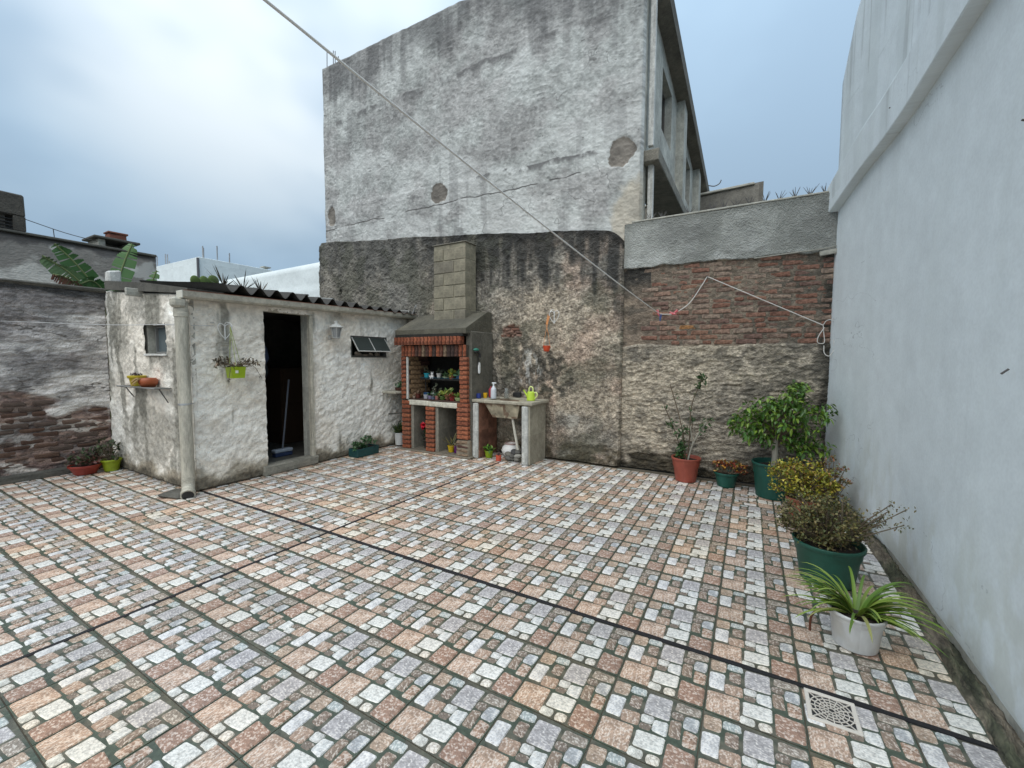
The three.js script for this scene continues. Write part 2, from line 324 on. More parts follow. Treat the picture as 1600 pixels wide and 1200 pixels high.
  surf('mortar', kerb, std({ map: kmap, bumpMap: rep(grit, 0.1, 3), bumpScale: 0.012, roughness: 1 }), {
    W: 0.2, H: 7, nu: 14, nv: 620, closeEdges: false,
    P: (a, b, d) => { const z = Z0 + b, t = a / 0.2, x = wx(z) - 0.062 - 0.018 * (fbm(z * 6, 4, 3) - 0.5) + t * 0.088, prof = Math.sin(Math.min(1, t * 1.35) * Math.PI / 2) * 0.05 - 0.006; return [x + d * 0.3, prof + d, z]; },
    d: (a, b) => (a < 0.01 ? -0.004 : 0.045 * (fbm(a * 22, b * 8, 4) - 0.5) + 0.02 * (n2(a * 80, b * 34) - 0.5)), });
}

// ---------------------------------------------------------------- the grey building behind the patio
const bz = -5.55;
{
  const b = thing('grey_building', 'tall weathered grey rendered building rising behind the barbecue', 'building');
  const X0 = -7.5, X1 = -1.29, W = X1 - X0, H = 7.2;
  const top = a => (a < 3.35 ? mix(7.09, 7.02, a / 3.35) : mix(7.02, 6.45, (a - 3.35) / 2.86)) + 0.02 * (fbm(a * 5, 2, 3) - 0.5);
  const holes = [[-4.57, 4.16, 0.17, 0.17], [-1.57, 4.13, 0.17, 0.2], [-7.28, 4.19, 0.10, 0.19]];
  const chip = (x, y) => { let m = 0; for (const [hx, hy, rx, ry] of holes) { const q = Math.hypot((x - hx) / rx, (y - hy) / ry) + 0.8 * (fbm(x * 7, y * 7, 4) - 0.5); m = Math.max(m, sst(1.04, 0.98, q)); } return m; };
  const base = y => 3.77 - (y + 7.66) * 0.118;                     // top edge of the rough lower coat
  // seams and cracks that slope across the render
  const seam = (x, y) => { const l1 = y - (4.30 + (x + 4.5) * -0.03 + 0.06 * (fbm(x * 4, 1, 4) - 0.5)), l2 = y - (5.95 + 0.1 * (fbm(x * 3, 5, 4) - 0.5)), l3 = y - (3.98 + 0.08 * (fbm(x * 3.4, 9, 4) - 0.5)); return [l1, l2, l3]; };
  const map = paint(1536, 1408, W, H, (a, y) => {
    const x = X0 + a, f = fbm(x * 0.9, y * 0.9, 5), g = fbm(x * 6, y * 6, 5), h = fbm(x * 26, y * 26, 3), s = fbm(x * 9, y * 0.7, 4), p = fbm(x * 2.6 + 4, y * 2.6, 5);
    let k = 0.92 + 0.22 * (f - 0.5) + 0.24 * (g - 0.5) + 0.30 * (h - 0.5) + 0.16 * (ridge(x * 7, y * 12, 4) - 0.7);
    let c = mix3([172, 171, 168], [184, 186, 182], sst(0.35, 0.65, p)); c = mul3(c, k);
    c = mix3(c, [216, 218, 214], sst(0.50, 0.66, fbm(x * 1.6 + 9, y * 2.2, 5) + 0.20 * sst(5.0, 3.6, y + 1.2 * (f - 0.5)) - 0.08) * 0.5);
    // soot washed down from the parapet
    const run = top(a) - y; const reach = 0.10 + 1.1 * fbm(x * 2.2, 3, 4) * (0.25 + 0.75 * fbm(x * 17 + 0.4 * y, y * 1.2, 4));
    c = mix3(c, [84, 84, 84], sst(reach + 0.45, reach - 0.25, run + 0.5 * (g - 0.5)) * (0.45 + 0.55 * sst(0.30, 0.66, s)) * 0.62);
    c = mix3(c, [120, 119, 118], sst(0.54, 0.72, s) * sst(0.45, 0.66, fbm(x * 1.3 + 7, y * 0.8, 4)) * 0.32);
    const [l1, l2, l3] = seam(x, y);
    c = mix3(c, [70, 68, 66], sst(0.012, 0.004, Math.abs(l3)) * sst(0.42, 0.55, fbm(x * 3, y * 3 + 4, 3)) * 0.8);
    if (x > -4.2) c = mix3(c, [88, 87, 86], sst(-0.16 * fbm(x * 14, 6, 3) - 0.03, 0.0, l1) * sst(0.02, 0.0, l1) * sst(0.42, 0.58, fbm(x * 6, y * 5, 4)) * 0.85);
    c = mix3(c, [104, 103, 102], sst(-0.35 * fbm(x * 9, 6, 3), 0.0, l2) * sst(0.03, 0.0, l2) * sst(0.45, 0.6, fbm(x * 5, y * 2.4, 4)) * 0.75);
    c = mix3(c, [78, 78, 76], sst(0.988, 0.997, ridge(x * 1.3 + 3, y * 1.5, 5)) * sst(0.56, 0.66, fbm(x * 1.1, y * 1.1 + 7, 3)) * 0.4);
    if (n2(x * 23, y * 23) > 0.965) c = mix3(c, [92, 90, 88], 0.6);
    const ch = chip(x, y); if (ch > 0) c = mix3(c, mul3([122, 116, 108], 0.7 + 0.6 * g), ch);
    const cr = 0.22 * sst(0.0, -0.6, x + 1.29 - 0.6 * 0) ; c = mix3(c, mul3([176, 166, 148], 0.75 + 0.5 * g), sst(1.15, 0.75, Math.hypot((x + 1.42) / 0.28, (y - 3.32) / 0.5) + 0.9 * (fbm(x * 5, y * 5, 4) - 0.5)) * 0.7);
    return c;
  });
  const bump = relief(1024, 1024, W, H, (a, y) => { const x = X0 + a; return 0.30 * fbm(x * 7, y * 7, 5) + 0.40 * ridge(x * 7 + 0.6 * fbm(x * 3, y * 3, 2), y * 12, 4) + 0.30 * fbm(x * 30, y * 30, 3); });
  const m = std({ map, bumpMap: bump, bumpScale: 0.03, roughness: 0.95 });
  surf('front_render', b, m, { W, H, nu: 300, nv: 170, Hf: top, Bf: () => 2.9, P: (a, y, d) => [X0 + a, y, bz + d], edge: 0.06,
    d: (a, y) => { const x = X0 + a; const [l1, l2, l3] = seam(x, y); return 0.022 * (fbm(x * 1.4, y * 1.4, 4) - 0.5) + 0.016 * (fbm(x * 8, y * 8, 3) - 0.5) - 0.02 * chip(x, y) + 0.014 * sst(0.01, -0.03, l1) * sst(-0.5, -0.05, l1) - 0.006 * sst(0.015, 0.003, Math.abs(l3)); } });
  part('wall_core', prism([[X0 + 0.03, 0], [X1 - 0.02, 0], [X1 - 0.02, 3.95], [X1 - 0.02, 6.40], [-4.15, 6.97], [X0 + 0.03, 7.04]], 0.24, 2), paleConcrete, b, [0, 0, bz - 0.045]);
  part('wall_core', box(0.2, 7, 7.2, X0 + 0.14, 3.5, bz - 3.9, 2), paleConcrete, b);
  part('roof_slab', [box(6.0, 0.2, 0.6, -4.4, 6.2, bz - 0.62, 2)], paleConcrete, b);
  // side facade, seen along its length
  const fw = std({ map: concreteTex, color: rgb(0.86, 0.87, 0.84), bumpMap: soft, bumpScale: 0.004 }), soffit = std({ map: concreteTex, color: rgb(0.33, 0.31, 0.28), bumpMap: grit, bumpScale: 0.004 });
  const wins = [[-7.56, -6.74, 4.90, 5.78], [-9.98, -9.15, 4.72, 5.54], [-12.1, -11.5, 4.05, 4.85]];
  const topz = z => 6.34 + (z + 5.6) * 0.105;
  const sh = new THREE.Shape([[5.62, 4.12], [12.9, 4.12], [12.9, topz(-12.9)], [5.62, topz(-5.62)]].map(p => new THREE.Vector2(...p)));
  for (const [a, c, y0, y1] of wins.slice(0, 2)) sh.holes.push(new THREE.Path([[-c, y0], [-c, y1], [-a, y1], [-a, y0]].map(p => new THREE.Vector2(...p))));
  const fg = new THREE.ExtrudeGeometry(sh, { depth: 0.2, bevelEnabled: false }); fg.rotateY(Math.PI / 2);          // x->-z, z->x
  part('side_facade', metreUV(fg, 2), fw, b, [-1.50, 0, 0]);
  const glass = std({ color: rgb(0.06, 0.07, 0.07), roughness: 0.12 });
  for (const [a, c, y0, y1] of wins.slice(0, 2)) {
    const w = part('window', [box(0.04, 0.04, c - a, -1.43, y0 + 0.02, (a + c) / 2), box(0.04, 0.04, c - a, -1.43, y1 - 0.02, (a + c) / 2), box(0.04, y1 - y0 - 0.08, 0.04, -1.43, (y0 + y1) / 2, a + 0.02), box(0.04, y1 - y0 - 0.08, 0.04, -1.43, (y0 + y1) / 2, c - 0.02), box(0.035, y1 - y0 - 0.08, 0.035, -1.43, (y0 + y1) / 2, (a + c) / 2)], std({ color: rgb(0.1, 0.09, 0.08) }), b);
    part('pane', box(0.012, y1 - y0 - 0.08, c - a - 0.08, -1.445, (y0 + y1) / 2, (a + c) / 2), glass, w);
  }
  for (const z of [-8.24, -10.62, -12.75]) part('pilaster', box(0.13, topz(z) - 4.18, 0.34, -1.235, (topz(z) + 4.12) / 2 - 0.06, z, 2), fw, b);
  const cg = new THREE.BufferGeometry();
  { const v = []; const q = (z, s) => [[-1.4, topz(z) - 0.14, z], [-1.1, topz(z) - 0.12, z], [-1.08, topz(z) + 0.02, z], [-1.4, topz(z) + 0.03, z]]; const A = q(-5.58), B = q(-13.0);
    for (let i = 0; i < 4; i++) { const j = (i + 1) % 4; v.push(...A[i], ...A[j], ...B[i], ...A[j], ...B[j], ...B[i]); } v.push(...A[0], ...A[2], ...A[1], ...A[0], ...A[3], ...A[2], ...B[0], ...B[1], ...B[2], ...B[0], ...B[2], ...B[3]);
    cg.setAttribute('position', new THREE.Float32BufferAttribute(v, 3)); cg.computeVertexNormals(); }
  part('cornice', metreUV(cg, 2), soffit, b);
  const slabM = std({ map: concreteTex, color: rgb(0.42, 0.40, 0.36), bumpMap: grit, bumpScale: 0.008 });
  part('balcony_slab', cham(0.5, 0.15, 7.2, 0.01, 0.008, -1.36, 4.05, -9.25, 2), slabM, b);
  part('corner_post', [cham(0.07, 1.9, 0.07, 0.008, 0, -1.235, 5.15, -5.76), cham(0.07, 1.9, 0.07, 0.008, 0, -1.235, 3.03, -5.80)], whitePaint, b);
  part('lower_wall', box(0.2, 4.0, 7.0, -2.1, 1.98, -9.3, 2), fw, b);
  [[-7.42, 0.34, 0.0], [-7.36, 0.42, 0.14], [-7.26, 0.32, 0.02], [-7.28, 0.30, 0.15]].forEach(([x, h, o]) => part('rebar', rod([x, 6.9, bz - 0.06 - o], [x + 0.015, 7.06 + h, bz - 0.06 - o], 0.007), wire, b));
  part('gutter_hook', tube([[-1.08, 5.72, -11.6], [-0.95, 5.68, -11.6], [-0.84, 5.72, -11.6], [-0.8, 5.80, -11.6]], 0.012, 12), wire, b);
}

// ---------------------------------------------------------------- rough lower wall behind the barbecue and the sink
{
  const wall = thing('party_wall', 'rough dark stained plaster wall behind barbecue and sink', 'wall');
  const X0 = -7.66, X1 = -1.49, W = X1 - X0, H = 3.85;
  const top = a => 3.77 - 0.1 * a * (1 + 0.0 * a) - (a > 4.9 ? 0.03 * (a - 4.9) : 0) + 0.05 * (fbm(a * 2.3, 4, 3) - 0.5) - (a > 5.9 ? 2.2 * (a - 5.9) ** 2 : 0) - (a < 0.06 ? 0.05 : 0);
  const spot = (x, y, cx, cy, rx, ry, s = 5) => sst(1.1, 0.7, Math.hypot((x - cx) / rx, (y - cy) / ry) + 0.9 * (fbm(x * s, y * s, 4) - 0.5));
  const map = paint(1536, 960, W, H, (a, y) => {
    const x = X0 + a, f = fbm(x * 1.1, y * 1.1, 5), g = fbm(x * 7, y * 7, 4), h = fbm(x * 30, y * 30, 3), s = fbm(x * 8, y * 0.8, 4);
    let c = mix3([176, 164, 146], [154, 148, 137], sst(0.35, 0.65, f));
    c = mix3(c, [186, 164, 146], sst(0.45, 0.7, fbm(x * 1.9 + 8, y * 1.9, 4)) * sst(-3.4, -2.4, x) * 0.8);
    c = mul3(c, 0.92 + 0.36 * (g - 0.5) + 0.55 * (h - 0.5) + 0.45 * (fbm(x * 70, y * 70, 2) - 0.5));
    const up = top(a) - y, reach = 0.15 + 1.15 * fbm(x * 2.4 + 5, 3, 4) * (0.4 + fbm(x * 9, 8, 3));
    c = mix3(c, [58, 58, 56], sst(reach + 0.3, reach - 0.3, up + 0.7 * (g - 0.5)) * (0.35 + 0.65 * sst(0.3, 0.6, s)) * 0.9);
    c = mix3(c, [40, 39, 37], sst(0.16, 0.04, up + 0.2 * (g - 0.5)) * 0.7);
    const grey = sst(-4.3, -5.2, x + 1.3 * (fbm(x * 2, y * 2, 4) - 0.5));
    c = mix3(c, mul3([112, 110, 104], 0.75 + 0.55 * g), grey * 0.7);
    c = mix3(c, mul3([60, 58, 52], 0.7 + 0.7 * h), spot(x, y, -3.05, 1.32, 0.62, 0.62, 6) * sst(0.40, 0.62, fbm(x * 13, y * 10, 4)) * 0.6);
    c = mix3(c, mul3([56, 54, 48], 0.7 + 0.7 * h), spot(x, y, -2.5, 1.18, 0.34, 0.35, 7) * sst(0.44, 0.62, fbm(x * 16, y * 12, 4)) * 0.7);
    c = mix3(c, [206, 208, 206], spot(x, y, -2.86, 1.28, 0.2, 0.4, 8) * sst(0.46, 0.68, fbm(x * 30, y * 9, 4)) * 0.6);
    c = mix3(c, mul3([118, 86, 74], 0.6 + 0.8 * h), spot(x, y, -3.16, 1.86, 0.2, 0.12, 9) * 0.75);
    c = mix3(c, mul3([166, 162, 152], 0.8 + 0.4 * g), spot(x, y, -2.14, 0.58, 0.12, 0.1, 9) * 0.8);
    c = mix3(c, mul3([84, 76, 62], 0.6 + 0.8 * h), sst(0.32, 0.18, y + 0.12 * (g - 0.5)) * sst(0.3, 0.55, fbm(x * 5, y * 9, 4)) * 0.95);
    c = mix3(c, [74, 76, 62], sst(0.52, 0.66, fbm(x * 3.1 + 2, y * 3.1 + 7, 5)) * 0.35);
    return c;
  });
  const m = std({ map, bumpMap: rep(grit, 3, 2), bumpScale: 0.032, roughness: 1 });
  surf('rough_plaster', wall, m, { W, H, nu: 440, nv: 250, Hf: top, P: (a, y, d) => [X0 + a + (a < 0.02 ? 0.02 * (fbm(y * 9, 3, 3) - 0.5) : 0), y, -5.50 + d], edge: 0.055,
    d: (a, y) => { const x = X0 + a; let d = 0.035 * (fbm(x * 2, y * 2, 3) - 0.5) + 0.034 * (fbm(x * 12, y * 12, 3) - 0.5) + 0.022 * (n2(x * 32, y * 32) - 0.5);
      d -= 0.05 * spot(x, y, -3.16, 1.86, 0.18, 0.11, 9) * sst(0.4, 0.6, fbm(x * 18, y * 26, 3));
      if (Math.abs(x + 7.02) < 0.035 && Math.abs(y - 2.66) < 0.1) d = -0.05;
      d += 0.03 * sst(0.20, 0.17, y + 0.05 * (fbm(x * 6, 2, 3) - 0.5)); return d; } });
  part('wall_core', box(0.2, 3.4, 0.1, X0 + 0.1, 1.7, -5.58, 2), concrete, wall);
  // a few bare bricks where the coat has fallen off
  const bm = [rgb(0.20, 0.10, 0.07), rgb(0.26, 0.16, 0.12), rgb(0.15, 0.09, 0.07)].map(c => std({ color: c, bumpMap: grit, bumpScale: 0.006 }));
  rnd = rngOf(5);
  for (let r = 0; r < 4; r++) for (let k = 0; k < 2; k++) part(numbered('brick'), cham(0.16, 0.038, 0.05, 0.008, 0.01), bm[(r + k) % 3], wall, [-3.27 + k * 0.19 + (r % 2) * 0.06, 1.79 + r * 0.05, -5.527], [0, 0, rr(-0.06, 0.06)]);
}

// ---------------------------------------------------------------- brick and stucco boundary wall on the right
{
  const wall = thing('brick_wall', 'boundary wall of exposed red brick between grey cement and rough stucco', 'wall');
  const X0 = -1.5, X1 = 0.80, W = X1 - X0, H = 3.22;
  const inBrick = (x, y) => y < 2.60 + 0.03 * (fbm(x * 5, 3, 3) - 0.5) - 0.02 * x && y > 1.62 + 0.06 * (fbm(x * 4, 7, 3) - 0.5);
  const isCement = (x, y) => y >= 2.60 + 0.05 * (fbm(x * 6, 3, 4) - 0.5) - 0.015 * x;
  const map = paint(896, 1152, W, H, (a, y) => {
    const x = X0 + a, f = fbm(x * 1.7, y * 1.7, 4), g = fbm(x * 6, y * 11, 4), h = fbm(x * 24, y * 36, 3), st = fbm(x * 4, y * 1.2, 4);
    let c;
    if (isCement(x, y)) {
      c = mul3([178, 180, 174], 0.80 + 0.40 * (f - 0.4) + 0.22 * (g - 0.5) + 0.12 * (h - 0.5));
      c = mix3(c, [206, 208, 204], sst(0.5, 0.65, fbm(x * 3 + 3, y * 5, 4)) * sst(2.95, 2.6, y) * 0.5);
      c = mix3(c, [124, 126, 120], sst(0.52, 0.72, st + 0.25 * (g - 0.5)) * 0.4);
      c = mix3(c, [96, 98, 92], sst(3.1, 3.2, y + 0.1 * (g - 0.5)) * 0.5);
    } else {
      c = mix3([190, 178, 158], [174, 164, 148], sst(0.35, 0.62, f)); c = mul3(c, 0.92 + 0.20 * (g - 0.5) + 0.50 * (h - 0.5) + 0.40 * (fbm(x * 60, y * 84, 2) - 0.5));
      if (inBrick(x, y)) c = mul3(mix3([176, 162, 142], [150, 134, 118], f), 0.8 + 0.45 * (h - 0.5) + 0.3 * (g - 0.5));
      const edge = sst(-0.35, 0.55, x + 0.9 * (fbm(x * 2.2, y * 1.6, 5) - 0.5));
      c = mix3(c, mul3([92, 88, 80], 0.7 + 0.6 * h), edge * sst(0.30, 0.62, fbm(x * 13 + 2, y * 19, 4)) * 0.6);
      c = mix3(c, mul3([52, 50, 44], 0.6 + 0.8 * h), sst(0.60, 0.72, x + 0.16 * (fbm(x * 6, y * 3, 4) - 0.5)) * 0.8);
      c = mix3(c, mul3([70, 64, 52], 0.6 + 0.8 * h), sst(0.30, 0.15, y + 0.2 * (g - 0.5)) * sst(0.28, 0.5, fbm(x * 5, y * 9, 4)));
      c = mix3(c, [74, 72, 66], sst(0.58, 0.7, fbm(x * 6.4, y * 9.6 + 4, 5)) * 0.4);
      if (x < -1.15) c = mix3(c, mul3([64, 62, 58], 0.6 + 0.8 * h), sst(2.2, 2.5, y + 0.3 * (g - 0.5)) * sst(0.42, 0.55, fbm(x * 7, y * 7, 4)));
    }
    return c;
  });
  const m = std({ map, bumpMap: rep(grit, 1.4, 2), bumpScale: 0.024, roughness: 1 });
  surf('render', wall, m, { W, H, nu: 290, nv: 430, Hf: a => 3.19 + 0.006 * (fbm(a * 7, 1, 3) - 0.5), P: (a, y, d) => [X0 + a, y, -5.56 + d], edge: 0.07,
    d: (a, y) => {
      const x = X0 + a;
      if (isCement(x, y)) return 0.035 + 0.03 * (fbm(x * 3, y * 3, 3) - 0.5) + 0.012 * (ridge(x * 5 + y * 3, y * 4 - x * 2, 3) - 0.5);
      if (inBrick(x, y)) return 0.016 * (fbm(x * 6, y * 14, 3) - 0.5) + 0.012 * (fbm(x * 18, y * 30, 3) - 0.5);
      const low = y < 0.2 + 0.08 * (fbm(x * 5, 1, 3) - 0.5) ? -0.02 : 0;
      return low + 0.012 + 0.02 * (fbm(x * 1.6, y * 2, 3) - 0.5) + 0.022 * (fbm(x * 6, y * 24, 2) - 0.5) + 0.034 * (fbm(x * 15, y * 36, 2) - 0.5);
    } });
  part('wall_core', box(W - 0.02, 3.12, 0.2, (X0 + X1) / 2, 1.56, -5.74, 2), concrete, wall);
  part('coping', cham(W + 0.02, 0.022, 0.27, 0.006, 0.004, (X0 + X1) / 2 + 0.11, 3.203, -5.66), paleConcrete, wall).scale.x = 1;
  const cols = [[0.33, 0.185, 0.14], [0.29, 0.155, 0.115], [0.37, 0.25, 0.195], [0.28, 0.205, 0.165], [0.34, 0.20, 0.145], [0.37, 0.29, 0.235], [0.24, 0.155, 0.13], [0.46, 0.24, 0.10]];
  const btex = paint(256, 256, 0.5, 0.5, (x, y) => { const k = 0.62 + 0.75 * fbm(x * 40, y * 40, 4), d = sst(0.56, 0.7, fbm(x * 22 + 4, y * 30, 4)); return mix3(mul3([225, 220, 215], k), [176, 168, 152], d * 0.75); });
  const mats = cols.map(c => std({ map: btex, color: rgb(...c), bumpMap: grit, bumpScale: 0.006, roughness: 1 }));
  rnd = rngOf(77); const variants = [...Array(6)].map(() => cham(rr(0.19, 0.215), rr(0.045, 0.053), 0.05, 0.008, 0.012, 0, 0, 0, 0.5));
  const half = [...Array(3)].map(() => cham(rr(0.085, 0.11), rr(0.042, 0.05), 0.05, 0.009, 0.01, 0, 0, 0, 0.5));
  for (let r = 0; r < 16; r++) {
    const y = 1.655 + r * 0.0615; let x = X0 + 0.12 + (r % 2) * 0.11 + rr(-0.02, 0.02);
    while (x < 0.68) {
      const h = rnd() < 0.14, L = h ? 0.125 : 0.232;
      const cx = x + L / 2; x += L;
      if (!inBrick(cx, y + 0.02) || !inBrick(cx, y - 0.02)) continue;
      if (cx < -1.2 && rnd() < 0.75 && y < 2.3) continue;
      if (cx < -1.0 && rnd() < 0.25) continue;
      const cover = fbm(cx * 2.1 + 3, y * 2.6, 3);
      const k = cx > 0.1 ? [1, 3, 5, 6, 0][Math.floor(rnd() * 5)] : Math.floor(rnd() * 7);
      part(numbered('brick'), h ? half[Math.floor(rnd() * 3)] : variants[Math.floor(rnd() * 6)], mats[(Math.abs(cx + 0.62) < 0.1 && r === 3) ? 7 : k], wall, [cx, y + rr(-0.004, 0.004), -5.582 + 0.008 - 0.010 * sst(0.5, 0.75, cover) + rr(-0.005, 0.004)], [rr(-0.05, 0.05), rr(-0.03, 0.03), rr(-0.03, 0.03)]);
    }
  }
  part('conduit', tube([[-0.02, 2.585, -5.50], [0.3, 2.60, -5.50], [0.62, 2.615, -5.50], [0.72, 2.63, -5.50]], 0.007, 20), paleConcrete, wall);
  part('junction_plate', cham(0.16, 0.05, 0.03, 0.005, 0.004), paleConcrete, wall, [0.66, 2.575, -5.51], [0, 0, 0.12]);
}
// spiked guards set along the coping
{
  const xs = [-1.18, -1.04, -0.73, -0.47, -0.345, -0.22, -0.085, 0.065, 0.2, 0.345, 0.48, 0.61];
  rnd = rngOf(12);
  const words = ['nearest the grey building', 'second from the grey building', 'below the far upper window', 'just right of the grey building roof end', 'fifth along from the grey building', 'sixth along from the grey building', 'sixth from the white wall', 'fifth from the white wall', 'fourth from the white wall', 'third from the white wall', 'second from the white wall', 'nearest the tall white wall'];
  xs.forEach((x, i) => {
    const g = [];
    const n = 6; for (let k = 0; k < n; k++) { const a = k / n * 6.28 + rr(0, 0.6), l = rr(0.07, 0.12), o = rr(0.03, 0.075); g.push(rod([0, 0, 0], [Math.cos(a) * o * 1.2, l, Math.sin(a) * o * 0.6], 0.005, 0.0015, 5)); }
    g.push(ball(0.012, 0, 0.004, 0, 1, 0.7, 1, 6, 4));
    const o = part(numbered('wall_spike'), g, wire, scene, [x, 3.213, -5.6]);
    o.userData = { label: `cluster of dark metal spikes on wall coping, ${words[i]}`, category: 'wall spike', group: 'spikes along the wall coping' };
  });
}
// a low grey building far behind the boundary wall
{
  const b = thing('far_parapet', 'low grey rendered building with broken parapet far behind the spiked wall', 'building', [0, 0, -11.2]);
  part('wall', prism([[-2.6, 0], [0.09, 0], [0.09, 5.45], [-0.2, 5.44], [-0.75, 5.40], [-0.78, 5.36], [-1.1, 5.34], [-2.6, 5.34]], 2.5, 2), std({ map: concreteTex, color: rgb(0.40, 0.385, 0.36), bumpMap: grit, bumpScale: 0.01 }), b);
  part('coping', cham(2.75, 0.05, 0.3, 0.01, 0.01, -1.27, 5.43, -0.1, 2), paleConcrete, b, [0, 0, 0], [0, 0, 0.035]);
}

// ---------------------------------------------------------------- left brick wall with peeling coat
{
  const wall = thing('garden_wall', 'old low wall with peeling grey coat and bare brick foot on the left', 'wall');
  const Z0 = -2.14, Z1 = 1.6, W = Z1 - Z0, H = 2.36, xw = -7.3;
  const bare = (z, y) => sst(0.44, 0.56, fbm(z * 1.6 + 3, y * 3.4, 5) + 0.30 * sst(1.05, 0.5, y) - 0.12);
  const map = paint(1280, 800, W, H, (a, y) => {
    const z = Z0 + a, f = fbm(z * 1.5, y * 2.2, 5), g = fbm(z * 4, y * 16, 4), h = fbm(z * 20, y * 44, 3), l = fbm(z * 2.2, y * 9, 5);
    let c = mul3(mix3([214, 208, 202], [184, 178, 174], sst(0.38, 0.6, f)), 0.96 + 0.42 * (g - 0.5) + 0.40 * (h - 0.5));
    c = mix3(c, [212, 208, 202], sst(0.50, 0.60, l) * (y < 1.15 ? 0.85 : 0.5));
    const b = bare(z, y);
    c = mix3(c, mul3(mix3([150, 122, 108], [112, 88, 80], sst(0.4, 0.6, fbm(z * 6, y * 30, 3))), 0.75 + 0.6 * (h - 0.3)), b * (y < 1.05 ? 0.85 : 0.2));
    c = mix3(c, [214, 208, 198], sst(0.56, 0.64, fbm(z * 3 + 8, y * 7 + 2, 5)) * sst(0.95, 0.6, y) * 0.75);
    c = mix3(c, mul3([104, 101, 100], 0.6 + 0.8 * h), sst(0.46, 0.66, fbm(z * 3.4 + 6, y * 5.2, 5) + 0.24 * sst(1.8, 2.3, y + 0.3 * (g - 0.5))) * 0.55);
    c = mix3(c, mul3([52, 52, 52], 0.7 + 0.6 * h), sst(2.16, 2.27, y + 0.2 * (g - 0.5)) * 0.85);
    c = mix3(c, mul3([128, 118, 108], 0.8 + 0.3 * h), sst(1.05, 0.8, Math.hypot((z + 0.96) / 0.22, (y - 0.98) / 0.2) + 0.6 * (f - 0.5)) * 0.7);
    c = mix3(c, [70, 66, 62], sst(0.985, 0.996, ridge(z * 1.1 + 2, y * 4.6, 5)) * 0.6);
    return c;
  });
  const m = std({ map, bumpMap: rep(grit, 2, 1.3), bumpScale: 0.018, roughness: 1 });
  surf('peeling_coat', wall, m, { W, H, nu: 320, nv: 240, Hf: a => 2.30 + 0.025 * (fbm(a * 6, 3, 4) - 0.5), P: (a, y, d) => [xw + d, y, Z1 - a], edge: 0.08,
    d: (a, y) => { const z = Z0 + (W - a); return 0.02 * (fbm(z * 1.5, y * 2, 3) - 0.5) + 0.034 * (fbm(z * 3.2, y * 15, 4) - 0.5) + 0.03 * (fbm(z * 10, y * 32, 3) - 0.5) - 0.028 * bare(z, y) * sst(1.15, 0.95, y); } });
  wall.children[0].geometry.attributes.uv.array.forEach((v, i, A) => { if (i % 2 === 0) A[i] = 1 - v; });
  part('wall_core', box(0.26, 2.26, W - 0.02, xw - 0.2, 1.13, (Z0 + Z1) / 2, 2), darkConcrete, wall);
  part('coping', [0, 1, 2, 3].map(i => cham(0.36, 0.05, W / 4 - 0.01, 0.015, 0.02, xw - 0.15, 2.295 + 0.008 * (i % 2), Z0 + W / 4 * (i + 0.5), 2)), darkConcrete, wall);
  const cols = [[0.25, 0.15, 0.115], [0.19, 0.11, 0.085], [0.30, 0.20, 0.165], [0.22, 0.16, 0.14]].map(c => std({ color: rgb(...c), map: concreteTex, bumpMap: grit, bumpScale: 0.008, roughness: 1 }));
  rnd = rngOf(31); const gs = [...Array(5)].map(() => cham(0.05, rr(0.042, 0.052), rr(0.18, 0.22), 0.01, 0.014));
  for (let r = 0; r < 13; r++) { let z = Z0 + 0.02 + (r % 2) * 0.11; const y = 0.13 + r * 0.064; while (z < 0.4) { const cz = z + 0.115; z += 0.235; if (bare(cz, y) > 0.5 && rnd() < 0.85) part(numbered('brick'), gs[Math.floor(rnd() * 5)], cols[Math.floor(rnd() * 4)], wall, [xw - 0.046 + rr(-0.004, 0.007), y, cz], [0, rr(-0.03, 0.03), rr(-0.06, 0.06)]); } }
  part('plinth', cham(0.06, 0.10, W - 0.02, 0.02, 0.01, xw + 0.01, 0.04, (Z0 + Z1) / 2, 2), darkConcrete, wall);
}

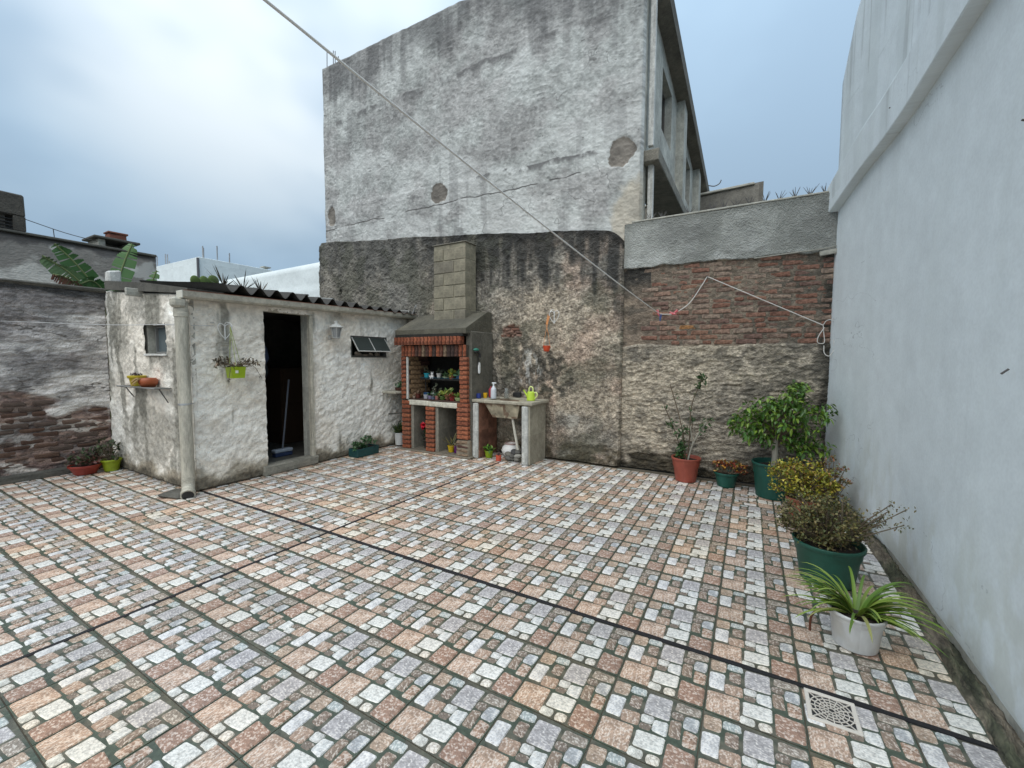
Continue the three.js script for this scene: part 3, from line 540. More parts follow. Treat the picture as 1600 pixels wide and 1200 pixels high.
// ---------------------------------------------------------------- buildings beyond the left wall and the shed
{
  const b = thing('stained_building', 'long stained grey wall of a neighbouring building beyond the left wall', 'building');
  const map = paint(768, 384, 5.0, 3.4, (z, y) => { const f = fbm(z * 1.1, y * 1.1, 5), g = fbm(z * 6, y * 6, 4), s = fbm(z * 4, y * 0.9, 4); let c = mul3([214, 208, 198], 0.92 + 0.36 * (f - 0.5) + 0.22 * (g - 0.5)); c = mix3(c, [120, 114, 108], sst(0.46, 0.6, fbm(z * 2 + 4, y * 2.6, 5) + 0.2 * sst(2.6, 3.4, y) - 0.06) * 0.75); c = mix3(c, [216, 214, 208], sst(0.55, 0.64, fbm(z * 3 + 9, y * 3, 5)) * 0.6); c = mix3(c, [76, 72, 70], sst(0.08, 0.0, 3.37 - y - 0.3 * s * 0.6) * 0.8); return c; });
  surf('stained_render', b, std({ map, bumpMap: grit, bumpScale: 0.012 }), { W: 5, H: 3.4, nu: 60, nv: 36, Hf: () => 3.37, P: (a, y, d) => [-10 + d, y, 1.3 - a], d: (a, y) => 0.03 * (fbm(a * 3, y * 3, 3) - 0.5) });
  part('wall_core', box(0.5, 3.32, 4.96, -10.3, 1.66, -1.2, 2), paleConcrete, b);
  part('parapet_cap', cham(0.3, 0.04, 4.98, 0.01, 0.008, -10.12, 3.375, -1.2, 2), darkConcrete, b);
  // rooftop water tank house with an open grille at the frame's edge
  const tank = std({ map: concreteTex, color: rgb(0.16, 0.145, 0.13), bumpMap: grit, bumpScale: 0.01 });
  const h = part('tank_house', [cham(0.9, 0.34, 1.2, 0.02, 0.02, -10.45, 3.80, -1.43, 2), box(0.9, 0.22, 0.13, -10.45, 3.52, -1.965), box(0.1, 0.22, 0.05, -10.1, 3.52, -1.80), box(0.1, 0.22, 0.06, -10.1, 3.52, -1.5), box(0.9, 0.22, 0.13, -10.45, 3.52, -0.9)], tank, b);
  part('grille_bar', [0, 1, 2, 3].map(i => rod([-10.04, 3.42 + i * 0.05, -1.9], [-10.04, 3.44 + i * 0.05, -0.95], 0.008, 0.008, 5)), blackIron, h);
  // squat flue with a slab and a brick on top
  const fl = part('flue', [box(0.5, 0.14, 0.09, -10.3, 3.45, -2.93, 1), box(0.5, 0.14, 0.09, -10.3, 3.45, -3.33, 1), box(0.08, 0.14, 0.31, -10.52, 3.45, -3.13, 1)], paleConcrete, b);
  part('flue_cap', cham(0.6, 0.04, 0.64, 0.008, 0.006, -10.28, 3.545, -3.13), darkConcrete, fl);
  part('brick_cap', [cham(0.2, 0.10, 0.24, 0.01, 0.012, -10.2, 3.62, -3.17), cham(0.24, 0.03, 0.28, 0.006, 0.006, -10.2, 3.685, -3.17)], std({ color: rgb(0.2, 0.075, 0.05), bumpMap: grit, bumpScale: 0.006 }), fl);
  part('roof_wire', [tube([[-10.1, 3.62, -2.05], [-10.1, 3.52, -2.5], [-10.1, 3.47, -2.95]], 0.006, 10, 4), rod([-10.1, 3.38, -2.36], [-10.1, 3.55, -2.35], 0.006, 0.006, 5)], wire, b);
}
{
  const faint = paint(256, 256, 4, 4, (x, y) => { const k = 0.93 + 0.10 * fbm(x * 2, y * 2, 5) + 0.04 * (n2(x * 40, y * 40) - 0.5); return [232 * k, 240 * k, 240 * k]; });
  const wm = std({ map: faint, bumpMap: soft, bumpScale: 0.006 });
  const rebarM = std({ color: rgb(0.35, 0.36, 0.37) });
  const b = thing('white_building', 'square pale green white block with rebar on its roof', 'building');
  part('wall', cham(3.2, 4.34, 2.2, 0.01, 0, -15.6, 2.17, -7.26, 2), wm, b);
  part('downpipe', rod([-13.98, 2.6, -6.13], [-13.98, 4.3, -6.13], 0.035), std({ color: rgb(0.12, 0.12, 0.13) }), b);
  [[-14.02, -6.30], [-14.15, -6.34], [-14.1, -6.7], [-14.02, -7.0], [-16.9, -6.25], [-16.7, -6.4], [-16.95, -6.6], [-16.3, -6.3]].forEach(([x, z], i) => part('rebar', rod([x, 4.3, z], [x + 0.01, 4.62 + (i % 3) * 0.08, z], 0.018, 0.018, 5), rebarM, b));
  part('roof_vent', [rod([-14.2, 4.3, -8.2], [-14.2, 4.42, -8.2], 0.06), box(0.24, 0.03, 0.24, -14.2, 4.43, -8.2)], paleConcrete, b);
  const c = thing('white_wall', 'pale painted party wall running left from the grey building', 'wall');
  surf('painted_render', c, std({ map: faint, bumpMap: rep(soft, 2, 1), bumpScale: 0.01 }), { W: 4.7, H: 3.42, nu: 90, nv: 50, Hf: a => 3.37 + a * 0.012, P: (a, y, d) => [-12.3 + a, y, -5.62 + d], d: (a, y) => 0.05 * (fbm(a * 1.3, y * 1.3, 4) - 0.5) + 0.02 * sst(0.02, -0.02, y - 2.78 - a * 0.03) });
  part('wall_core', box(4.66, 3.30, 0.2, -9.95, 1.65, -5.80, 2), paleConcrete, c);
  const s = thing('white_chimney', 'small white banded chimney beside the white block', 'chimney', [-13.2, 0, -4.6]);
  part('stack', [cham(0.22, 3.4, 0.22, 0.01, 0, 0, 1.7, 0), cham(0.30, 0.06, 0.30, 0.01, 0, 0, 3.34, 0), cham(0.30, 0.06, 0.30, 0.01, 0, 0, 3.50, 0), cham(0.2, 0.1, 0.2, 0.01, 0, 0, 3.42, 0)], whitePaint, s);
}

// ---------------------------------------------------------------- the shed
{
  const shed = thing('shed', 'low white roughcast shed with open doorway and corrugated roof', 'shed');
  const xf = -5.12, zl = -2.13;
  const lump = (a, y) => 0.026 * (fbm(a * 13, y * 18, 2) - 0.5) + 0.012 * (fbm(a * 30, y * 40, 2) - 0.5) + 0.014 * (fbm(a * 2, y * 2, 3) - 0.5);
  const coat = (seed, W, H, dirt) => paint(896, 576, W, H, (a, y) => {
    const f = fbm(a * 1.6 + seed, y * 1.6, 4), g = fbm(a * 7 + seed, y * 7, 4), h = fbm(a * 28, y * 28 + seed, 3), s = fbm(a * 5 + seed, y * 1.1, 4);
    let c = mix3([246, 242, 232], [238, 230, 216], sst(0.4, 0.65, f)); c = mul3(c, 0.97 + 0.16 * (g - 0.5) + 0.20 * (h - 0.5));
    c = mix3(c, mul3([150, 146, 136], 0.8 + 0.5 * h), sst(0.46, 0.64, fbm(a * 2.2 + seed, y * 1.8 + 3, 5) + dirt) * 0.75);
    c = mix3(c, mul3([118, 116, 106], 0.75 + 0.5 * h), sst(0.54, 0.66, s + dirt * 0.7) * 0.65);
    c = mix3(c, mul3([150, 140, 122], 0.75 + 0.5 * h), sst(0.26, 0.08, y + 0.34 * (g - 0.5)) * 0.85);
    c = mix3(c, mul3([92, 86, 74], 0.7 + 0.6 * h), sst(0.13, 0.04, y + 0.16 * (g - 0.5)) * 0.9);
    return c;
  });
  const fm = std({ map: coat(1, 3.34, 2.2, -0.26), bumpMap: rep(grit, 1.6, 1.1), bumpScale: 0.010, roughness: 0.95 });
  const lm = std({ map: coat(11, 2.08, 2.34, -0.03), bumpMap: rep(grit, 1, 1.1), bumpScale: 0.010, roughness: 0.95 });
  const door = [0.79, 1.375, 2.01], win = [2.04, 2.73, 1.45, 1.77];
  surf('front_roughcast', shed, fm, { W: 3.34, H: 2.2, nu: 226, nv: 146, Hf: () => 2.14, edge: 0.06,
    P: (a, y, d) => [xf + d, y, zl - a], d: lump, keep: (a, y) => !(a > door[0] && a < door[1] && y < door[2]) && !(a > win[0] && a < win[1] && y > win[2] && y < win[3]) });
  const sw = [1.096, 1.612, 1.48, 1.82];
  surf('side_roughcast', shed, lm, { W: 2.08, H: 2.34, nu: 150, nv: 150, Hf: a => 2.31 - 0.095 * a, edge: 0.06,
    P: (a, y, d) => [-7.34 + a * 2.22 / 2.08, y, zl + d], d: lump, keep: (a, y) => !(a > sw[0] && a < sw[1] && y > sw[2] && y < sw[3]) });
  const cw = (z0, z1, y0, y1) => box(0.14, y1 - y0, z0 - z1, xf - 0.10, (y0 + y1) / 2, (z0 + z1) / 2, 2);
  part('front_wall_core', [cw(-2.17, -2.92, 0, 2.1), cw(-2.92, -3.505, 2.012, 2.1), cw(-3.505, -4.17, 0, 2.1), cw(-4.17, -4.86, 0, 1.448), cw(-4.17, -4.86, 1.772, 2.1), cw(-4.86, -5.45, 0, 2.1)], paleConcrete, shed);
  const cs = (x0, x1, y0, y1) => box(x1 - x0, y1 - y0, 0.14, (x0 + x1) / 2, (y0 + y1) / 2, zl - 0.10, 2);
  part('side_wall_core', [cs(-7.32, -6.17, 0, 2.18), cs(-6.17, -5.62, 0, 1.478), cs(-6.17, -5.62, 1.822, 2.1), cs(-5.62, -5.23, 0, 2.08)], paleConcrete, shed);
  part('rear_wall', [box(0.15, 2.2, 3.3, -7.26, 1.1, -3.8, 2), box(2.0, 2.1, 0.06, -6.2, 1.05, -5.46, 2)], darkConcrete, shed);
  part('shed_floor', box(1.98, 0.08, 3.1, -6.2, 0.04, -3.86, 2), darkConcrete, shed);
  part('threshold', cham(0.16, 0.125, 0.74, 0.015, 0.012, xf - 0.035, 0.0625, -3.215, 2), concrete, shed);
  part('door_jamb', [cham(0.07, 1.9, 0.045, 0.006, 0.004, xf - 0.01, 1.06, -3.526), cham(0.05, 0.05, 0.62, 0.005, 0, xf - 0.03, 2.03, -3.2)], std({ map: concreteTex, color: rgb(0.98, 0.93, 0.83) }), shed);
  // awning window, hinged open
  const w = part('window', [box(0.1, 0.03, 0.69, xf - 0.06, 1.757, -4.515), box(0.1, 0.03, 0.69, xf - 0.06, 1.463, -4.515), box(0.1, 0.26, 0.03, xf - 0.06, 1.61, -4.185), box(0.1, 0.26, 0.03, xf - 0.06, 1.61, -4.845)], std({ color: rgb(0.10, 0.10, 0.09) }), shed);
  const greyGlass = std({ color: rgb(0.045, 0.055, 0.05), roughness: 0.45 });
  for (const s of [-1, 1]) part('pane', box(0.008, 0.24, 0.305, 0, -0.12, s * 0.157), greyGlass, w, [xf - 0.01, 1.745, -4.515], [0, 0, 0.62]);
  part('glazing_bar', [box(0.014, 0.25, 0.014, 0, -0.12, 0), box(0.014, 0.25, 0.01, 0, -0.12, 0.316), box(0.014, 0.25, 0.01, 0, -0.12, -0.316), box(0.014, 0.012, 0.63, 0, -0.245, 0)], whitePaint, w, [xf - 0.008, 1.745, -4.515], [0, 0, 0.62]);
  const s = part('window', [box(0.55, 0.02, 0.03, -5.895, 1.80, zl - 0.11), box(0.55, 0.02, 0.03, -5.895, 1.50, zl - 0.11), box(0.02, 0.28, 0.03, -6.15, 1.65, zl - 0.11), box(0.02, 0.28, 0.03, -5.64, 1.65, zl - 0.11), box(0.016, 0.28, 0.03, -5.80, 1.65, zl - 0.11)], std({ color: rgb(0.20, 0.20, 0.19) }), shed);
  part('pane', box(0.50, 0.28, 0.008, -5.895, 1.65, zl - 0.125), std({ color: rgb(0.12, 0.15, 0.16), roughness: 0.12 }), s);
  part('sill', cham(0.56, 0.025, 0.10, 0.005, 0.003, -5.895, 1.472, zl - 0.03), whitePaint, s);
  // corrugated sheets
  const sheetM = std({ map: concreteTex, color: rgb(0.10, 0.095, 0.09), roughness: 0.8, bumpMap: grit, bumpScale: 0.004 }), zinc = std({ map: concreteTex, color: rgb(0.42, 0.43, 0.43), roughness: 0.5, metalness: 0.4 });
  const sheet = (z0, z1, e, lift, mat, amp = 0.044) => {
    const n = 70, k = 8, pos = [], idx = [];
    for (let layer = 0; layer < 2; layer++) for (let j = 0; j <= k; j++) for (let i = 0; i <= n; i++) {
      const z = mix(z0, z1, i / n), x = mix(e, -7.1, j / k), y = 2.182 + lift + (-4.97 - x) * 0.104 + amp * Math.cos(z / 0.20 * 6.283) + 0.012 * (n2(z * 3, x * 2) - 0.5) - layer * 0.007;
      pos.push(x, y, z);
    }
    const S = (n + 1) * (k + 1);
    for (let j = 0; j < k; j++) for (let i = 0; i < n; i++) { const q = j * (n + 1) + i; idx.push(q, q + n + 1, q + 1, q + 1, q + n + 1, q + n + 2, q + S, q + S + 1, q + S + n + 1, q + S + 1, q + S + n + 2, q + S + n + 1); }
    for (let i = 0; i < n; i++) idx.push(i, i + 1, i + S, i + 1, i + S + 1, i + S);
    const g = new THREE.BufferGeometry(); g.setAttribute('position', new THREE.Float32BufferAttribute(pos, 3)); g.setIndex(idx); g.computeVertexNormals(); part('roof_sheet', metreUV(g, 2), mat, shed);
  };
  sheet(-2.42, -3.42, -4.97, 0.03, sheetM); sheet(-3.34, -4.30, -5.01, 0.018, sheetM); sheet(-4.24, -5.42, -4.96, 0.01, sheetM, 0.032);
  part('roof_edge_slab', prism([[-7.16, 2.30], [-5.02, 2.10], [-5.0, 2.15], [-6.0, 2.29], [-7.16, 2.41]], 0.34, 2), darkConcrete, shed, [0, 0, -2.09]);
  part('rafter', cham(0.04, 0.09, 0.16, 0.006, 0.004, -6.19, 2.19, -2.06), paleConcrete, shed);
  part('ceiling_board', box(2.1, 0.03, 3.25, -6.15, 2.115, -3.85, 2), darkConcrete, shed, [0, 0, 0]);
  for (const g of [rod([-5.1, 2.25, -3.47], [-6.3, 2.37, -3.40], 0.03), rod([-5.08, 2.245, -3.86], [-6.3, 2.36, -3.8], 0.028), rod([-4.94, 2.20, -5.22], [-6.1, 2.32, -5.1], 0.032)]) part('ridge_tube', g, zinc, shed);
  part('bent_flashing', [cham(0.14, 0.012, 0.10, 0.003, 0.01, 0, 0, 0)], std({ color: rgb(0.75, 0.78, 0.8), roughness: 0.35, metalness: 0.5 }), shed, [-4.97, 2.26, -5.36], [0.6, 0.2, 0.9]);
  // gutter
  const gp = new THREE.Shape([[0, 0.075], [-0.006, 0.075], [-0.012, 0.02], [0.0, 0.0], [0.085, 0.0], [0.105, 0.02], [0.115, 0.075], [0.104, 0.075], [0.094, 0.026], [0.082, 0.012], [0.008, 0.012], [0.0, 0.026]].map(p => new THREE.Vector2(...p)));
  const gg = new THREE.ExtrudeGeometry(gp, { depth: 3.38, bevelEnabled: false }); gg.translate(0, 0, -3.38);
  const gut = part('gutter', metreUV(gg), std({ map: concreteTex, color: rgb(0.88, 0.85, 0.77), roughness: 0.6 }), shed, [-5.085, 2.045, -2.04], [0.018, 0, 0]);
  part('rusty_lip', box(0.016, 0.006, 3.36, 0.109, 0.078, -1.69), std({ color: rgb(0.2, 0.08, 0.05) }), gut);
  part('end_cap', cham(0.12, 0.075, 0.012, 0.003, 0, 0.052, 0.038, 0.006), creamPlastic, gut);
}
{ // downpipe on the shed corner
  const p = thing('downpipe', 'cream plastic downpipe on the shed corner with open elbow at foot', 'pipe', [-5.075, 0, -2.055]);
  const pm = std({ map: concreteTex, color: rgb(0.95, 0.92, 0.83), roughness: 0.55 });
  part('pipe', [rod([0, 0.16, 0], [0, 1.90, 0], 0.056, 0.056, 20)], pm, p);
  part('outlet_elbow', [tube([[0, 0.20, 0], [0.005, 0.12, 0.005], [0.04, 0.07, 0.02], [0.09, 0.045, 0.045]], 0.058, 14, 18), rod([0.07, 0.054, 0.035], [0.115, 0.035, 0.057], 0.064, 0.064, 18)], pm, p);
  part('outlet_mouth', [rod([0.112, 0.0363, 0.0555], [0.117, 0.0343, 0.058], 0.052, 0.052, 16)], blackIron, p);
  part('collar', [rod([0, 1.86, 0], [0, 1.94, 0], 0.064, 0.064, 18), rod([0, 1.92, 0], [0.0, 2.02, 0.0], 0.058, 0.066, 18)], pm, p);
  part('hopper', cham(0.10, 0.10, 0.12, 0.02, 0.006, 0.03, 2.0, 0.035), pm, p);
  part('clamp', [rod([0, 0.955, 0], [0, 0.975, 0], 0.0585, 0.0585, 18), rod([0.02, 0.965, -0.05], [0.10, 0.975, -0.04], 0.005)], steel, p);
  rnd = rngOf(3);
  const st = part('drain_stone', cham(0.26, 0.06, 0.2, 0.025, 0.03), darkConcrete, scene, [-5.16, 0.028, -1.98], [0, 0.4, 0]); st.userData = { label: 'flat dark stone on the floor under the downpipe outlet', category: 'stone' };
}
{ // things half seen in the dark shed
  const mk = (n, l, c, g, m, p, r) => { const o = part(numbered(n), g, m, scene, p, r); o.userData = { label: l, category: c }; return o; };
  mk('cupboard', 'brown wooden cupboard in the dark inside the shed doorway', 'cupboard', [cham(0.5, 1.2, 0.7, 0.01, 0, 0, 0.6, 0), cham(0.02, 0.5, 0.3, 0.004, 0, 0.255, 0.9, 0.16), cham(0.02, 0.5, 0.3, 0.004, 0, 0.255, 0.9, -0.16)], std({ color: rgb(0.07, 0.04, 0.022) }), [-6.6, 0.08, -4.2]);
  mk('hanging_bag', 'blue cloth bag hanging inside the shed doorway', 'bag', lathe([[0.0, 0], [0.09, 0.02], [0.13, 0.1], [0.11, 0.24], [0.04, 0.36], [0.015, 0.46], [0.0, 0.47]], 14), std({ color: rgb(0.08, 0.11, 0.2) }), [-5.95, 1.33, -3.3]);
  mk('wash_basin', 'round grey basin hung up inside the shed doorway', 'basin', [lathe([[0, 0], [0.14, 0.0], [0.19, 0.09], [0.2, 0.09], [0.15, -0.012], [0, -0.012]], 22).rotateX(Math.PI / 2)], std({ color: rgb(0.14, 0.16, 0.18), roughness: 0.5 }), [-6.35, 1.25, -3.45], [0, 0.9, 0]);
  const b = thing('broom', 'push broom leaning just inside the shed door', 'broom', [-5.62, 0.085, -3.40]);
  part('handle', rod([0, 0.06, 0], [-0.06, 1.05, -0.16], 0.012), std({ color: rgb(0.16, 0.17, 0.2) }), b); part('head', cham(0.1, 0.05, 0.26, 0.012, 0.004, 0, 0.075, 0), plastic(0.4, 0.44, 0.5), b); part('bristles', cham(0.08, 0.05, 0.24, 0.006, 0.01, 0, 0.025, 0), std({ color: rgb(0.03, 0.05, 0.12) }), b);
  mk('bucket', 'dark bucket on the shed floor behind the doorway', 'bucket', lathe([[0, 0], [0.12, 0], [0.15, 0.28], [0.158, 0.28], [0.158, 0.265], [0.128, 0.0]], 20), plastic(0.05, 0.06, 0.08), [-6.0, 0.085, -3.0]);
  mk('sill_stones', 'pale broken stones lying on the awning window sill', 'stones', [cham(0.07, 0.05, 0.12, 0.018, 0.03, 0, 0.025, 0.16), cham(0.06, 0.045, 0.1, 0.015, 0.03, 0.01, 0.022, -0.08), cham(0.06, 0.05, 0.09, 0.015, 0.03, 0, 0.024, -0.2), cham(0.05, 0.03, 0.09, 0.01, 0.02, 0.02, 0.016, 0.04)], std({ map: concreteTex, color: rgb(0.55, 0.48, 0.42) }), [-5.17, 1.478, -4.5]);
}
{ // wall lantern, unlit
  const l = thing('wall_lantern', 'white hexagonal lantern fixed to the shed wall between door and window', 'lantern', [-4.98, 1.71, -3.82]);
  part('frame', [lathe([[0.045, 0], [0.052, 0.008], [0.05, 0.016], [0, 0.016]], 6), ...[0, 1, 2, 3, 4, 5].map(i => { const a = i * Math.PI / 3; return rod([Math.sin(a) * 0.048, 0.01, Math.cos(a) * 0.048], [Math.sin(a) * 0.078, 0.155, Math.cos(a) * 0.078], 0.005); })], whitePaint, l);
  part('roof', lathe([[0.092, 0.15], [0.094, 0.158], [0.06, 0.185], [0.024, 0.205], [0.022, 0.225], [0.028, 0.23], [0.02, 0.24], [0, 0.242]], 18), whitePaint, l);
  part('glass', lathe([[0.042, 0.016], [0.072, 0.15]], 6), std({ color: rgb(0.30, 0.31, 0.31), roughness: 0.2 }), l);
  part('bracket', [rod([-0.06, 0.05, 0], [-0.135, 0.02, 0], 0.01), rod([-0.137, 0.02, 0], [-0.128, 0.02, 0], 0.035, 0.035, 14)], whitePaint, l);
}

// ---------------------------------------------------------------- brick barbecue with chimney
const brickCols = [[0.36, 0.115, 0.055], [0.30, 0.095, 0.048], [0.40, 0.14, 0.07], [0.26, 0.085, 0.045], [0.34, 0.125, 0.07]];
const brickTex = paint(256, 256, 0.6, 0.6, (x, y) => { const k = 0.70 + 0.55 * fbm(x * 30, y * 30, 4) + 0.12 * (n2(x * 240, y * 240) - 0.5); return mix3(mul3([235, 230, 226], k), [120, 112, 106], sst(0.6, 0.74, fbm(x * 14 + 3, y * 14, 4)) * 0.4); });
const redBricks = brickCols.map(c => std({ map: brickTex, color: rgb(...c), bumpMap: grit, bumpScale: 0.003, roughness: 0.9 }));
const sootBricks = [[0.10, 0.05, 0.038], [0.17, 0.07, 0.045], [0.26, 0.19, 0.13], [0.065, 0.042, 0.036], [0.22, 0.085, 0.05]].map(c => std({ map: brickTex, color: rgb(...c), roughness: 0.95 }));
{
  const q = thing('brick_barbecue', 'red brick barbecue with concrete hood and block chimney', 'barbecue');
  rnd = rngOf(8);
  const zf = -4.84, mortar = std({ map: concreteTex, color: rgb(0.13, 0.105, 0.085), bumpMap: grit, bumpScale: 0.003 });
  const any = a => a[Math.floor(rnd() * a.length)];
  const pillar = (x0, x1, y0, y1, mats = redBricks) => {
    const w = x1 - x0, g = [...Array(3)].map(() => cham(w, 0.057, 0.10, 0.005, 0.006, 0, 0, 0, 0.6));
    const n = Math.round((y1 - y0) / 0.0695), p = (y1 - y0) / n;
    for (let i = 0; i < n; i++) part(numbered('brick'), g[i % 3], any(mats), q, [(x0 + x1) / 2 + rr(-0.003, 0.003), y0 + p * (i + 0.5), zf - 0.05 + rr(-0.003, 0.003)]);
    part('mortar', box(w - 0.016, y1 - y0, 0.085, (x0 + x1) / 2, (y0 + y1) / 2, zf - 0.054), mortar, q);
  };
  pillar(-4.78, -4.625, 0.02, 0.79); pillar(-4.785, -4.69, 0.80, 1.47);
  pillar(-4.29, -4.13, 0.02, 0.715); pillar(-3.70, -3.505, 0.27, 0.80); pillar(-3.645, -3.52, 0.80, 1.47);
  for (let i = 0; i < 4; i++) part(numbered('brick'), cham(0.20, 0.05, 0.12, 0.014, 0.016, 0, 0, 0, 0.6), any(sootBricks), q, [-3.60 + rr(-0.01, 0.01), 0.04 + i * 0.063, zf - 0.05], [0, rr(-0.06, 0.06), rr(-0.04, 0.04)]);
  part('mortar', cham(0.23, 0.26, 0.12, 0.02, 0.01, -3.60, 0.13, zf - 0.06), std({ map: concreteTex, color: rgb(0.50, 0.43, 0.35) }), q);
  for (let i = 0; i < 18; i++) part(numbered('brick'), cham(0.056, 0.168, 0.10, 0.005, 0.006, 0, 0, 0, 0.6), i > 15 || i === 10 ? any(redBricks) : any(sootBricks.concat(redBricks.slice(0, 3))), q, [-4.745 + i * 0.0696, 1.556, zf - 0.05 + rr(-0.004, 0.004)], [0, 0, rr(-0.02, 0.02)]);
  part('mortar', box(1.24, 0.168, 0.08, -4.15, 1.556, zf - 0.056), mortar, q);
  for (let i = 0; i < 19; i++) part(numbered('brick'), cham(0.056, 0.118, 0.10, 0.005, 0.005, 0, 0, 0, 0.6), any(redBricks), q, [-4.845 + i * 0.0683, 1.704, zf + 0.005 + rr(-0.003, 0.003)]);
  part('mortar', box(1.27, 0.116, 0.08, -4.23, 1.704, zf - 0.004), mortar, q);
  // counter, firebox, side walls, base
  part('counter', [cham(0.42, 0.075, 0.5, 0.008, 0.004, -4.45, 0.757, -5.10), cham(0.26, 0.072, 0.5, 0.008, 0.004, -4.105, 0.752, -5.102), cham(0.28, 0.075, 0.5, 0.008, 0.004, -3.832, 0.75, -5.10)], std({ map: concreteTex, color: rgb(1.25, 1.22, 1.12), roughness: 0.7 }), q);
  part('hearth', box(0.96, 0.012, 0.46, -4.17, 0.803, -5.13, 1), std({ map: concreteTex, color: rgb(0.17, 0.10, 0.085) }), q);
  part('white_trim', cham(0.03, 0.66, 0.03, 0.004, 0.003, -4.665, 1.135, zf - 0.02), whitePaint, q);
  const fire = std({ map: brickTex, color: rgb(0.34, 0.23, 0.13) });
  for (let r = 0; r < 9; r++) for (let k = 0; k < 2; k++) part(numbered('fire_brick'), cham(0.03, 0.068, 0.215, 0.005, 0.004, 0, 0, 0, 0.6), k === 0 ? fire : any(sootBricks.slice(0, 1).concat([fire])), q, [-4.665, 0.85 + r * 0.0735, zf - 0.15 - k * 0.225 - (r % 2) * 0.05]);
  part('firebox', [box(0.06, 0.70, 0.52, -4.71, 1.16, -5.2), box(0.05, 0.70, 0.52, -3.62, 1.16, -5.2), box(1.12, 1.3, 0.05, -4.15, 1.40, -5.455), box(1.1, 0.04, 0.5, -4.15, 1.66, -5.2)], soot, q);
  const sideM = std({ map: concreteTex, color: rgb(0.27, 0.26, 0.23), bumpMap: grit, bumpScale: 0.010 });
  part('side_wall', cham(0.10, 1.84, 0.58, 0.012, 0.008, -3.535, 0.92, -5.20, 2), sideM, q); part('side_wall', cham(0.12, 1.84, 0.56, 0.012, 0.008, -4.75, 0.92, -5.21, 2), sideM, q);
  part('lower_partition', cham(0.05, 0.70, 0.5, 0.008, 0.006, -4.60, 0.37, -5.13, 2), concrete, q); part('lower_partition', cham(0.06, 0.70, 0.5, 0.008, 0.006, -4.105, 0.37, -5.13, 2), concrete, q);
  part('lower_back', box(1.1, 0.72, 0.04, -4.15, 0.38, -5.44, 2), darkConcrete, q);
  part('base_slab', cham(1.36, 0.03, 0.66, 0.008, 0.008, -4.12, 0.012, -5.135, 2), std({ map: concreteTex, color: rgb(0.36, 0.32, 0.27) }), q);
  part('hood', [prism([[4.80, 1.80], [4.80, 1.875], [5.36, 2.15], [5.47, 2.15], [5.47, 1.80]], 1.36, 2).rotateY(Math.PI / 2)], std({ map: concreteTex, color: rgb(0.21, 0.20, 0.165), bumpMap: grit, bumpScale: 0.01 }), q, [-3.50, 0, 0]);
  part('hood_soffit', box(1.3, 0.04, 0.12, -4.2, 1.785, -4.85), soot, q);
  // chimney of concrete blocks
  const stack = part('chimney', box(0.60, 1.20, 0.27, -4.07, 2.58, -5.30, 1), std({ map: concreteTex, color: rgb(0.60, 0.56, 0.45), bumpMap: grit, bumpScale: 0.003 }), q);
  const bl = [[0.50, 0.465, 0.37], [0.45, 0.42, 0.34], [0.40, 0.37, 0.31], [0.54, 0.50, 0.40]].map(c => std({ map: concreteTex, color: rgb(...c), bumpMap: grit, bumpScale: 0.005 }));
  for (let r = 0; r < 6; r++) {
    const y = 2.09 + r * 0.188, cut = r % 2 ? -4.18 : -3.98, e = 0.006;
    for (const [a, b] of [[-4.38, cut], [cut, -3.76]]) part(numbered('concrete_block'), cham(b - a - 0.014, 0.174, 0.28, 0.006, 0.005, 0, 0, 0, 1), any(bl), stack, [(a + b) / 2, y, -5.296 + rr(0, e)]);
  }
  part('crown', cham(0.645, 0.014, 0.31, 0.004, 0.004, -4.07, 3.19, -5.295), concrete, stack);
}
{ // corner shelf between shed and barbecue
  const s = thing('corner_shelf', 'small cream shelf in the gap between shed and barbecue', 'shelf', [-4.97, 0.90, -5.05]);
  part('board', cham(0.30, 0.03, 0.60, 0.006, 0.004, 0, 0, 0), std({ map: concreteTex, color: rgb(0.92, 0.88, 0.78) }), s);
  part('bracket', rod([-0.10, -0.36, 0.2], [0.15, -0.33, 0.1], 0.012), darkConcrete, s);
}

